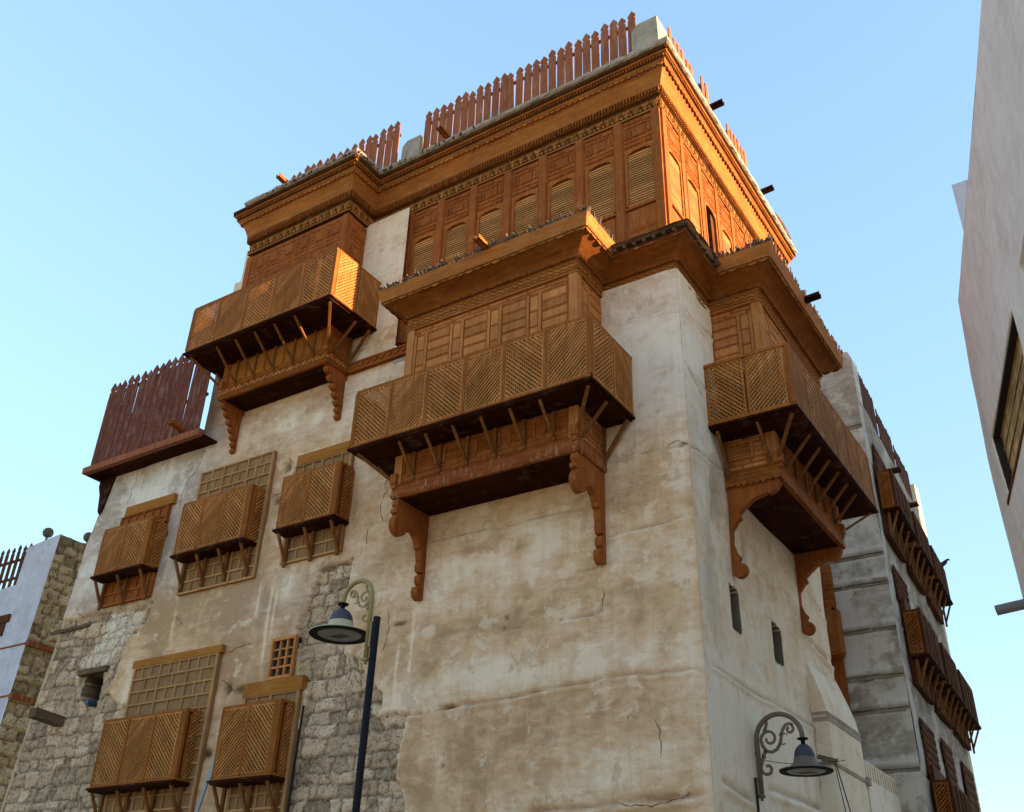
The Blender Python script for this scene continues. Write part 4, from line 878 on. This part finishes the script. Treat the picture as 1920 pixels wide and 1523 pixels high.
fence('F', [-9.45+k*.209 for k in range(16)], -.16, 16.3, 1.75, .172, 'red-brown picket fence behind the upper left bay roof', G)
fence('R', [.62+k*.2 for k in range(6)], -.05, 16.3, 1.3, .14, 'short row of six pickets on the sunlit side roof nearest the corner', G)
fence('R', [2.18, 2.40], -.05, 16.3, 1.55, .14, 'pair of pickets beside the first side waterspout', G)
fence('R', [3.55+k*.2 for k in range(6)], -.05, 16.3, 1.4, .14, 'group of pickets midway along the sunlit side roof', G)
fence('R', [5.75, 5.92], -.05, 16.3, .75, .14, 'last two short pickets at the far end of the side roof', G)
fence('F', [-13.40+k*.2 for k in range(17)], .47, 10.96, 2.15, .180, 'tall dark weathered picket fence on the overhanging left terrace', G, mat='redgrey', rails=(.4, .85), tilt=.0)
# its return along the side
mb = MB('W'); mb.box(-13.56, -13.53, -.45, 2.5, 10.96, 12.7); mb.build('board_screen', 'redgrey', None, 'dark boarded return closing the left side of the terrace', cat='screen')
# ------------------------------------------------------------------ buttress and low wall (parts / things)
def simple_fn(seed, li0=.6, bl=(), led=(), amp=.012):
    def fn(U, Z):
        L, dk = ledges(U, Z, led, seed) if led else (0*U, 0*U)
        return .0+amp*(fbm(U, Z, 1.6, 4, seed)-.5)*2+L, U*0, li0+blobs(U, Z, bl)+0*U, np.clip(dk*.55, 0, 1)+0*U, U*0+.5
    return fn
bt = [(0, 6.35), (.06, 6.2), (.17, 5.88), (.24, 5.65), (.285, 5.4), (.29, 5.3), (.29, 0), (0, 0)]
mb = MB('R')
for k in range(len(bt)-2):
    (o0, z0), (o1, z1) = bt[k], bt[k+1]; 
    n = max(1, int(abs(z0-z1)/.15))
    for j in range(n):
        a = (o0+(o1-o0)*j/n, z0+(z1-z0)*j/n); c = (o0+(o1-o0)*(j+1)/n, z0+(z1-z0)*(j+1)/n)
        mb.add([(4.2, a[0], a[1]), (5.95, a[0], a[1]), (5.95, c[0], c[1]), (4.2, c[0], c[1])], [(0, 1, 2, 3)])
        mb.add([(4.2, -.02, a[1]), (4.2, a[0], a[1]), (4.2, c[0], c[1]), (4.2, -.02, c[1])], [(0, 1, 2, 3)])
        mb.add([(5.95, -.02, a[1]), (5.95, a[0], a[1]), (5.95, c[0], c[1]), (5.95, -.02, c[1])], [(3, 2, 1, 0)])
but = mb.build('buttress', 'side', H, 'battered plaster buttress with sloping top on the side wall')
mb = MB('R'); mb.box(4.185, 5.97, .0, .30, 5.28, 5.34); mb.box(4.185, 5.97, .0, .297, 5.38, 5.42)
for k in range(15): mb.box(4.2+k*.118, 4.24+k*.118, .28, .298, 5.34, 5.40)
mb.box(4.185, 5.97, .0, .303, 4.62, 4.68); mb.box(5.9, 6.05, .2, .34, 4.6, 4.72); mb.build('timber_course', 'limeedge', but)
mb = MB('R'); mb.bar((4.15, .3, 4.68), (4.0, .12, 4.72), .06, .05); mb.bar((4.25, .33, 4.69), (3.95, .2, 4.66), .04, .05); mb.build('timber_stub', 'old', but)
LW = thing('low_wall', (.1, 8, 0), 'low whitewashed wall with a comb-like parapet beside the grey house', 'wall')
hf('wall_face', 'R', 5.95, 10.5, 0, 4.72, .06, lambda U, Z: (.30+.02*(fbm(U, Z, 1.5, 4, 5)-.5), U*0, .85+0*U, U*0, U*0+.5), 'side', LW)
mb = MB('R'); mb.box(5.95, 10.5, -.2, .28, 4.5, 4.7)
for k in range(28):
    u = 6.0+k*.16; mb.prism([(u, .18, 4.7), (u+.07, .18, 4.7), (u+.075+random.uniform(-.01, .01), .18, 4.98+random.uniform(-.02, .02)), (u+.03, .18, 5.02), (u-.005, .18, 4.98)], (0, .11, 0))
mb.build('comb_parapet', 'side', LW)
mb = MB('R'); mb.box(6.0, 10.5, -.12, -.08, 4.95, 5.2); mb.build('blue_board', 'bluepaint', LW)
# ------------------------------------------------------------------ grey house behind on the right
GH = thing('grey_house', (-1, 11, 0), 'tall grey banded plaster house behind on the right with rows of dark balconies', 'house')
def cf_fn(U, Z):
    O = .02*(fbm(U, Z, 1.2, 3, 5)-.5)*2; dk = 0; 
    for i, z in enumerate((12.22, 11.33, 9.3, 8.7, 7.78, 6.88, 6.25, 5.18, 4.2)):
        zl = z+.02*(fbm(U, Z*0+i, 1.5, 3, i)-.5)*2; d = (Z-zl)
        O = O-.05*np.exp(-(d/.035)**2)+.03*np.exp(-((d-.10)/.04)**2)+.02*np.exp(-((d+.09)/.04)**2); dk = dk+.35*np.exp(-(d/.04)**2)*(.4+fbm(U, Z, 4, 3, i+4))
    li = .5+.6*smooth(.5, .62, fbm(U, Z, 1.4, 5, 8))*smooth(10.5, 8.5, Z)+.3*smooth(.62, .7, fbm(U, Z, 2, 5, 9))
    for i, z in enumerate((11.33, 9.3, 8.7, 7.78, 6.88, 6.25, 5.18)): li = li+.35*np.exp(-((Z-z-.08)/.09)**2)*smooth(.4, .6, fbm(U, Z, 3, 4, 20+i))
    return O, U*0, li, np.clip(dk, 0, 1), U*0+.5
hf('front_wall', 'CF', -3.5, .75, 0, 13.95, .05, cf_fn, 'grey', GH)
rnd = random.Random(12)
for z in (12.22, 11.33, 9.3, 8.7, 7.78, 6.88, 6.25, 5.18, 4.2):
    mb = MB('CF')
    for dz in (-.03, .03):
        u = -1.6
        while u < .7:
            L_ = rnd.uniform(.25, .8); h_ = rnd.uniform(.012, .022); o_ = rnd.uniform(.01, .04)
            mb.obox((u, -.05, z+dz-h_/2+rnd.uniform(-.006, .006)), (min(L_, .74-u), 0, rnd.uniform(-.01, .01)), (0, .05+o_, 0), (0, 0, h_)); u += L_+rnd.uniform(.0, .06)
    mb.build('timber_course', 'limeedge', GH)
def cs_fn(U, Z):
    O = .03*(fbm(U, Z, .9, 4, 15)-.5)*2
    L, dk = ledges(U, Z, [([(0, z), (7.7, z)], .03, .03) for z in (12.3, 11.6, 9.3, 8.0, 6.85, 5.1)], 5)
    pl = smooth(.6, .35, U); li = .35+.4*pl+.35*smooth(.56, .64, fbm(U, Z, 1.5, 4, 18))
    return O+L, U*0, li, np.clip(dk*.6, 0, 1), U*0+.5
hf('side_wall', 'CS', 0, 7.7, 0, 13.0, .06, cs_fn, 'greyside', GH)
mb = MB('CS'); mb.box(.3, 7.6, -3.5, -.3, 0, 12.95)
mb.build('house_core', 'greyside', GH)
mb = MB('W'); mb.prism([(-.2, 8.02, 12.9), (.75, 8.02, 12.9), (.76, 8.02, 13.95), (.70, 8.02, 14.12), (.55, 8.02, 14.16), (-.2, 8.02, 14.1)], (0, .45, 0)); mb.build('corner_parapet', 'grey', GH)
def c_balc(u0, u1, z0, z1, dep, n, lab, sc=False):
    window_box(u0, u1, z0, z1, n, lab, z0-.55, z1+.3, u0+.05, u1-.05, None, 'oldwood', fr='CS', parent=GH, matl='oldwood', dep=dep, fields=False)
for i, (a, b_) in enumerate(((.45, 2.3), (2.85, 4.6), (5.1, 7.0))): c_balc(a, b_, 10.4, 11.25-(i > 0)*.0, .34, 4, ('nearest', 'middle', 'farthest')[i]+' dark lattice balcony in the top row of the grey house')
for i, (a, b_) in enumerate(((.72, 2.6), (3.2, 5.0), (5.5, 7.5))): c_balc(a, b_, 7.4, 8.28, .36, 4, ('nearest', 'middle', 'farthest')[i]+' dark lattice balcony in the middle row of the grey house')
c_balc(.65, 2.6, 4.1, 5.05, .36, 4, 'lowest lattice balcony of the grey house at the picture edge')
def c_screen(u0, u1, z0, z1, rows, cols, mat='oldwood'):
    mb = MB('CS'); pn = front_pan(u0, .03, z0); W_, H_ = u1-u0, z1-z0
    pn.box(mb, 0, W_, 0, H_, 0, .02)
    for r in range(rows):
        for c in range(cols): pn.field(mb, c*W_/cols+.02, (c+1)*W_/cols-.02, r*H_/rows+.02, (r+1)*H_/rows-.02, .02, .02)
    mb.build('panel_screen', mat, GH)
c_screen(.6, 1.9, 8.5, 9.25, 5, 8); c_screen(.6, 2.0, 5.15, 6.2, 7, 8); c_screen(3.2, 4.8, 8.5, 9.2, 5, 8); c_screen(3.0, 4.2, 5.2, 6.3, 6, 6); c_screen(5.6, 7.2, 5.0, 6.3, 6, 6); c_screen(.7, 2.0, 11.4, 12.1, 4, 6)
for (u, z) in ((1.2, 11.62), (3.2, 11.62)):
    mb = MB('CS'); mb.box(u, u+.25, -.1, .45, z, z+.035); mb.build('waterspout', 'oldwood', GH)
# dark timber column on the grey house front, seen past the corner
mb = MB('CF'); mb.box(-.75, -.32, .02, .10, 5.5, 9.2); pn = front_pan(-.75, .10, 8.3)
for r in range(5): pn.field(mb, .02, .2, r*.18, r*.18+.15); pn.field(mb, .23, .41, r*.18+.02, r*.18+.16)
tc = mb.build('timber_screen', 'brown', GH, 'brown panelled screen glimpsed beyond the side wall')
mb = MB('CF'); mb.box(-.9, -.26, .1, .42, 7.28, 7.33); mb.box(-.32, -.24, .1, .42, 7.33, 8.2); mb.box(-.9, -.26, .36, .42, 8.15, 8.22); mb.build('box_frame', 'frame', tc)
lat_panel('CF', front_pan(-.85, .38, 7.35), 0, .52, 0, .8, -1, tc)
fence('CS', [.45+k*.2 for k in range(11)], -.06, 13.0, 1.2, .15, 'purple-brown picket fence on the grey house roof, nearest stretch', G, mat='oldwood')
fence('CS', [2.85+k*.2 for k in range(9)], -.06, 12.95, 1.15, .15, 'purple-brown picket fence on the grey house roof, middle stretch', G, mat='oldwood')
fence('CS', [4.85+k*.2 for k in range(10)], -.06, 12.9, 1.15, .15, 'purple-brown picket fence on the grey house roof, far stretch', G, mat='oldwood')
mb = MB('W'); mb.box(-4, .24, 16.2, 16.7, 0, 14.4); e = mb.build('far_house', 'yell', None, 'sunlit cream house end just behind the grey house', cat='house')
# ------------------------------------------------------------------ white and stone house at left
LH = thing('white_house', (-20, 4, 0), 'white rendered house with a rough stone flank at the left edge', 'house')
mb = MB('W')
mb.add([(-26, 1, 0), (-17.15, 1, 0), (-16.39, 1, 10.6), (-17.62, 1, 10.5), (-17.68, 1, 9.55), (-26, 1, 9.35)], [(0, 1, 2, 3, 4, 5)])
mb.add([(-26, 1.3, 9.35), (-17.68, 1.3, 9.55), (-17.68, 1, 9.55), (-26, 1, 9.35)], [(0, 1, 2, 3)])
mb.add([(-16.42, 1.0, 10.6), (-16.42, 6, 10.6), (-17.68, 6, 10.5), (-17.62, 1, 10.5)], [(0, 1, 2, 3)])
mb.add([(-17.65, 1, 10.5), (-17.65, 6, 10.5), (-17.68, 6, 9.5), (-17.68, 1, 9.5)], [(0, 1, 2, 3)])
mb.build('front_wall', 'white', LH)
def ls_fn(U, Z):
    st, tone = stones(U, Z, .24, 23, .2, .42)
    O = st*.06*(.6+.8*tone)+.03*(fbm(U, Z, 5, 4, 3)-.5)-.05
    c = 1-smooth(1.0, 1.06, U); O = O*(1-c)
    return O, U*0+1, U*0+.5, .35*(1-st), tone
hf('stone_flank', 'LS', 1.0, 5.5, 0, 10.6, .04, ls_fn, 'yell', LH)
mb = MB('LS'); mb.box(1.0, 5, -.02, .06, 7.93, 8.05); mb.box(1.0, 5, -.02, .06, 6.76, 6.88); mb.build('timber_course', 'peel', LH)
mb = MB('LF'); mb.box(-26, -16.58, -.02, .012, 7.96, 8.0); mb.box(-26, -16.66, -.02, .012, 6.8, 6.84); mb.build('timber_course', 'peel', LH)
mb = MB('LF'); mb.box(-19, -17.5, -.02, .05, 8.62, 8.8); mb.box(-19, -17.62, -.02, .03, 8.3, 8.62); mb.build('window_head', 'oldwood', LH)
for x, y in ((-17.15, 1.12), (-16.5, 1.8)):
    mb = MB('W'); mb.tube([(x, y, 10.5), (x, y, 10.72)], .03, 8); mb.build('finial_stem', 'bronze', LH)
    mb = MB('W'); mb.lathe((x, y, 10.56), [(.0, 0), (.05, 0), (.03, .08), (.02, .12)], 12)
    for k in range(8):
        t = math.pi*k/8; mb.tube([(x+.12*math.cos(a)*math.cos(t), y+.12*math.cos(a)*math.sin(t), 10.83+.12*math.sin(a)) for a in [j*math.pi/8 for j in range(17)]], .009, 4, False)
    for zc in (-.06, 0, .06):
        r = math.sqrt(.0121-zc*zc); mb.tube([(x+r*math.cos(a), y+r*math.sin(a), 10.83+zc) for a in [j*math.pi/8 for j in range(17)]], .009, 4, False)
    mb.lathe((x, y, 10.83), [(.095*math.cos(a), .095*math.sin(a)) for a in [math.radians(-90+18*j) for j in range(11)]], 14)
    mb.build('ball_finial', 'bronze', LH)
fence('LF', [-21.5+k*.235 for k in range(17)], -.15, 9.45, 1.25, .12, 'purple-grey slim picket fence on the white house roof', G, mat='oldwood', rails=(.3, .68))
mb = MB('W'); mb.box(-22, -18.5, 3.5, 5, 9, 9.9); mb.build('roof_wall', 'yell', LH)
# ------------------------------------------------------------------ pale house at right edge
PH = thing('pale_house', (6.5, -3, 0), 'pale pinkish plaster house close by at the right edge', 'house')
dh = Vector((-.2413, .9704, 0)); nn = Vector((-dh.y, dh.x, 0))   # nn points to the alley (-x)
P0 = Vector((3.7, 1.1, 0))
def pd(s, z, o=0): return P0+dh*s+nn*o+Vector((0, 0, z))
# outline of the wall in (s, z) with a window hole
prof = [(0, 10), (.38, 9.06), (.60, 7.94), (.57, 6.99), (.52, 5.97), (.55, 4.5), (.6, 0)]
FR['D'] = lambda u, o, z: (P0.x-dh.x*u+nn.x*o, P0.y-dh.y*u+nn.y*o, z)
def d_fn(U, Z):
    O = .012*(fbm(U, Z, .8, 3, 35)-.5)*2
    w = ((U > .06+(7.82-Z)*.21) & (U < 2.9) & (Z > 6.92) & (Z < 7.82)) | ((U > 3.72) & (U < 6.4) & (Z > 6.92) & (Z < 7.84))
    O = np.where(w, -.3, O); return O, U*0, .5+0*U, np.where(w, .6, 0), U*0+.5
hf('alley_wall', 'D', 0, 9, 2.5, 10, .03, d_fn, 'pale', PH, left=([-s for s, z in prof][::-1], [z for s, z in prof][::-1]))
mb = MB('D')
mb.add([(9, 0, 0), (14, 0, 0), (14, 0, 10), (9, 0, 10)], [(0, 1, 2, 3)]); mb.add([(-.55, 0, 0), (9, 0, 0), (9, 0, 2.5), (-.58, 0, 2.5)], [(0, 1, 2, 3)])
mb.add([(-s, -.012, z) for s, z in prof]+[(-s, -9, z) for s, z in prof], [(i, i+1, i+8, i+7) for i in range(6)])
mb.add([(0, 0, 10), (14, 0, 10), (14, -9, 10), (0, -9, 10)], [(0, 1, 2, 3)]); mb.add([(14, 0, 0), (14, -9, 0), (14, -9, 10), (14, 0, 10)], [(0, 1, 2, 3)])
mb.build('house_body', 'pale', PH)
mb = MB('D')
for a in (0.1, 3.75):
    for k in range(24): mb.box(a+.03+k*.115, a+.03+k*.115+.10, -.13-random.uniform(0, .015), -.1, 6.9, 7.85)
    for k in range(5): mb.box(a, a+2.7, -.115, -.085, 6.98+k*.2, 7.0+k*.2)
mb.build('window_infill', 'old', PH, 'woven brown screen set deep in the wall opening')
mb = MB('D'); mb.box(.05, 2.95, -.28, .01, 6.88, 6.93); mb.box(3.7, 6.4, -.28, .01, 6.88, 6.93); mb.build('window_sill', 'oldwood', PH)
mb = MB('D'); mb.prism([(.04, -.28, 7.83), (.09, -.28, 7.83), (.29, -.28, 6.9), (.24, -.28, 6.9)], (0, .27, 0)); mb.box(.09, 2.9, -.28, -.01, 7.79, 7.83); mb.build('window_lining', 'dark', PH)
M['woven'] = wood('woven_palm_screen', (.62, .38, .18), (.26, .15, .07), 'h', .8, (.6, .42, .25), .8)
for o in bpy.data.objects:
    if o.name.startswith('window_infill'): o.data.materials[0] = M['woven']
mb = MB('W'); mb.box(3.96, 6.5, 1.6, 4, 9.2, 12.45); mb.build('roof_block', 'white', PH)
mb = MB('W'); c0 = Vector((3.27, 1.44, 5.73)); c1 = Vector((4.2, 1.6, 5.87))
mb.tube([c0, c1], .062, 16, False); mb.tube([c0+(c1-c0)*.01, c1], .052, 16, False); mb.tube([c0+(c1-c0)*.2, c0+(c1-c0)*.22], .05, 16); mb.build('drain_pipe', 'greymetal', PH)
# unseen houses opposite, added and sized to block the low sun
OH = thing('sun_block_house', (26, 16, 0), 'plain plaster house block added out of view to block the low sun', 'house')
mb = MB('W'); mb.box(22, 30, -1.5, 34, 0, 15.7); mb.box(22.2, 29, 9.7, 18.1, 15.7, 19.5); mb.build('house_walls', 'side', OH)  # taller upper block added to keep sun off the grey house
# ------------------------------------------------------------------ lamps
def spiral(c, r0, r1, a0, a1, ax, n=22):
    """points in the plane spanned by ax (horizontal) and z"""
    return [Vector(c)+Vector(ax)*((r0+(r1-r0)*k/n)*math.cos(math.radians(a0+(a1-a0)*k/n)))+Vector((0, 0, 1))*((r0+(r1-r0)*k/n)*math.sin(math.radians(a0+(a1-a0)*k/n))) for k in range(n+1)]
def lamp_head(c, R, parent, mshade, mdome):
    """c = centre of the shade rim"""
    mb = MB('W'); mb.lathe(c, [(R, 0), (R, .015), (R*.9, .02), (R*.7, .04), (R*.52, .075), (R*.43, .12), (R*.40, .165)], 40)
    s = mb.build('lamp_shade', mshade, parent, smooth=True)
    mb = MB('W'); mb.lathe(c, [(R, .004), (R*1.005, -.004), (R*.97, -.014), (R*.74, -.009), (R*.72, .0)], 40); mb.build('lamp_rim', 'black', s, smooth=True)
    mb = MB('W'); mb.lathe(c, [(R*.40, .165), (R*.385, .19), (R*.35, .24), (R*.27, .29), (R*.15, .325), (.0, .335)], 32); mb.build('lamp_dome', mdome, s, smooth=True)
    mb = MB('W'); mb.lathe(c, [(0.0, -.02), (R*.4, -.017), (R*.69, -.008), (R*.72, -.0)], 40); mb.build('lamp_glass', 'lens', s, smooth=True)
    mb = MB('W')
    for k in range(-2, 3): mb.bar((c[0]+k*.045-.02, c[1]-.07, c[2]-.022), (c[0]+k*.045+.02, c[1]+.07, c[2]-.022), .009, .004)
    mb.build('lamp_louvre', 'dark', s)
    mb = MB('W'); mb.lathe(c, [(.028, .32), (.028, .385), (.07, .39), (.072, .405), (.03, .41)], 20); mb.build('lamp_collar', 'black', s, smooth=True)
def hook(base, ax, L, zb, zt, zend, r, parent, mat):
    """vertical stem then half circle over to the lamp. ax unit horizontal"""
    b = Vector(base); ax = Vector(ax); rr = L/2; n = 18
    pts = [b+Vector((0, 0, zb-b.z)), b+Vector((0, 0, (zt-rr-.0)-b.z))]
    vs = zt-rr
    for k in range(1, n+1):
        a = math.pi-math.pi*k/n; pts.append(Vector((b.x, b.y, vs))+ax*(rr+rr*math.cos(a))+Vector((0, 0, rr*math.sin(a)*1.0)))
    pts.append(Vector((b.x, b.y, zend))+ax*L)
    mb = MB('W'); mb.tube(pts, r, 14); e = mb.build('lamp_arm', mat, parent, smooth=True)
    mb = MB('W'); mb.lathe((b.x, b.y, zb), [(0, -.05), (.02, -.05), (.02, -.02), (r*1.4, -.01), (r*1.4, .015), (r, .03)], 16); mb.build('arm_cap', mat, e); return e
def scrolls(base, ax, L, zt, k, parent, mat, yaw=None):
    b = Vector(base); ax = Vector(ax); rr = L/2; vs = zt-rr; w = .022
    def P(a, z): return Vector((b.x, b.y, vs))+ax*(a*k)+Vector((0, 0, z*k))
    mb = MB('W'); side = ax.cross(Vector((0, 0, 1)))*.008
    def ribbon(pts, w0, w1=None):
        w1 = w1 or w0; n = len(pts)
        L_, R_ = [], []
        for i, p in enumerate(pts):
            t = (pts[min(i+1, n-1)]-pts[max(0, i-1)]).normalized(); q = t.cross(side.normalized()); ww = (w0+(w1-w0)*i/(n-1))*k/2
            L_.append(p+q*ww-side); R_.append(p-q*ww-side)
        vs_ = L_+R_+[p+side*2 for p in L_]+[p+side*2 for p in R_]; m = n; fs = []
        for i in range(n-1): fs += [(i, i+1, m+i+1, m+i), (2*m+i, 3*m+i, 3*m+i+1, 2*m+i+1), (i, 2*m+i, 2*m+i+1, i+1), (m+i, m+i+1, 3*m+i+1, 3*m+i)]
        mb.add(vs_, fs)
    def sp(cx, cz, r0, r1, a0, a1, w0=.04, w1=.03, n=26):
        ribbon([P(cx+(r0+(r1-r0)*j/n)*math.cos(math.radians(a0+(a1-a0)*j/n)), cz+(r0+(r1-r0)*j/n)*math.sin(math.radians(a0+(a1-a0)*j/n))) for j in range(n+1)], w0, w1)
    # units: metres at k=1 (L = .62), vs level = 0, stem at a=0
    sp(.17, .0, .115, .035, 190, -200, .04, .03)             # middle curl
    ribbon([P(.10, .10), P(.135, .14), P(.15, .19), P(.145, .24), P(.17, .29)], .035, .05)
    ribbon([P(.06, -.02), P(.075, -.09), P(.12, -.15), P(.19, -.17), P(.26, -.14), P(.31, -.07), P(.335, .02), P(.36, .1), P(.40, .155), P(.455, .17), P(.5, .15)], .045, .035)
    sp(.45, .10, .06, .02, 60, -260, .035, .03)
    ribbon([P(.11, -.14), P(.075, -.2), P(.045, -.28), P(.02, -.36)], .05, .04)
    sp(.11, -.37, .085, .03, 180, 480, .04, .035)
    sp(.345, .04, .035, .012, 200, 60, .015, .012, 8); sp(.40, .02, .04, .012, 150, 20, .015, .012, 8); sp(.36, -.06, .04, .015, 160, 330, .015, .012, 8); sp(.09, -.21, .04, .012, 150, 330, .015, .012, 8)
    return mb.build('scrollwork', mat, parent)
# free-standing lamp in front of the wall
SL = thing('street_lamp', (-3.25, -2.48, 0), 'tall black lamp pole with a yellowish hooked arm and bell shade', 'street lamp')
mb = MB('W'); mb.tube([(-3.29, -2.48, 0), (-3.22, -2.48, 5.50)], .045, 18); mb.tube([(-3.29, -2.48, 0), (-3.29, -2.48, .5)], .09, 18); mb.build('pole', 'black', SL, smooth=True)
arm = hook((-3.335, -2.48, 5), (-1, 0, 0), .475, 4.98, 6.03, 5.76, .03, SL, 'olive')
scrolls((-3.335, -2.48, 5), (-1, 0, 0), .475, 6.03, .72, arm, 'olive')
mb = MB('W'); mb.box(-3.34, -3.25, -2.50, -2.46, 5.16, 5.2); mb.box(-3.34, -3.25, -2.50, -2.46, 5.36, 5.4); mb.box(-3.285, -3.262, -2.52, -2.44, 5.12, 5.44); mb.build('arm_clamp', 'olive', arm)
lamp_head((-3.81, -2.48, 5.36), .385, SL, 'cream_enamel', 'bluemetal')
# wall lamp on the side wall
WL = thing('wall_lamp', (.06, 1.52, 3.7), 'brown scrolled wall lamp with wide bell shade on the side wall', 'wall lamp')
arm = hook((.07, 1.52, 4), (1, 0, 0), .61, 3.79, 4.80, 4.46, .032, WL, 'bronze')
scrolls((.07, 1.52, 4), (1, 0, 0), .61, 4.80, 1.0, arm, 'bronze')
mb = MB('W'); mb.box(-.02, .012, 1.49, 1.55, 3.6, 4.5); mb.box(0, .07, 1.505, 1.535, 4.3, 4.34); mb.box(0, .07, 1.505, 1.535, 3.98, 4.02); mb.build('wall_plate', 'bronze', arm)
lamp_head((.68, 1.52, 4.06), .335, WL, 'bronze', 'bluemetal')
# ------------------------------------------------------------------ cables and the white strip
def cable(pts, r, label, name='cable'):
    mb = MB('W'); mb.tube(pts, r, 6); return mb.build(name, 'wire', None, label, cat='cable')
def sag(a, b, s, n=10): return [Vector(a).lerp(Vector(b), k/n)-Vector((0, 0, s*4*(k/n)*(1-k/n))) for k in range(n+1)]
cable(sag((.34, 4.1, 4.66), (.36, 5.6, 2.6), .05), .009, 'upper of two black cables dropping across the buttress at lower right')
cable(sag((.33, 4.08, 4.62), (.33, 4.9, 2.8), .05), .007, 'steeper lower cable dropping down the buttress face')
cable(sag((.1, 1.56, 4.25), (.5, 4.1, 4.66), .06), .005, 'thin black wire from the wall lamp bracket to the buttress')
cable([(.06, 1.36, 4.0), (.065, 1.37, 3.0), (.06, 1.38, 0.5)], .018, 'dark conduit running down the wall beside the wall lamp', 'conduit')
mb = MB('F'); mb.bar((-8.16, .22, 5.1), (-8.62, .22, 3.4), .06, .03, (0, 1, 0)); mb.bar((-8.24, .24, 4.62), (-8.34, .24, 4.26), .10, .06, (0, 1, 0)); mb.build('white_strip', 'paint', None, 'white painted metal strip leaning between the two lowest window boxes', cat='strip')
cable([(-6.62, -.1, 5.3), (-6.66, -.1, 4.2), (-6.7, -.1, 2.5)], .02, 'dark pipe running down beside the lowest right window box', 'conduit')
# pigeon on the far balcony of the grey house
mb = MB('W'); c = Vector((.76, 14.9, 11.40)); mb.tube([c+Vector((-.16, 0, .02)), c+Vector((-.08, 0, .05)), c, c+Vector((.07, 0, .05)), c+Vector((.12, 0, .10)), c+Vector((.16, 0, .11)), c+Vector((.20, 0, .09))], [.015, .04, .065, .055, .03, .032, .006], 10); mb.tube([c+Vector((0, .02, -.06)), c+Vector((0, .02, -.12))], .008, 5); mb.tube([c+Vector((0, -.02, -.06)), c+Vector((0, -.02, -.12))], .008, 5)
mb.build('pigeon', 'bird', None, 'small dark pigeon perched on the farthest top balcony', smooth=True, cat='bird')
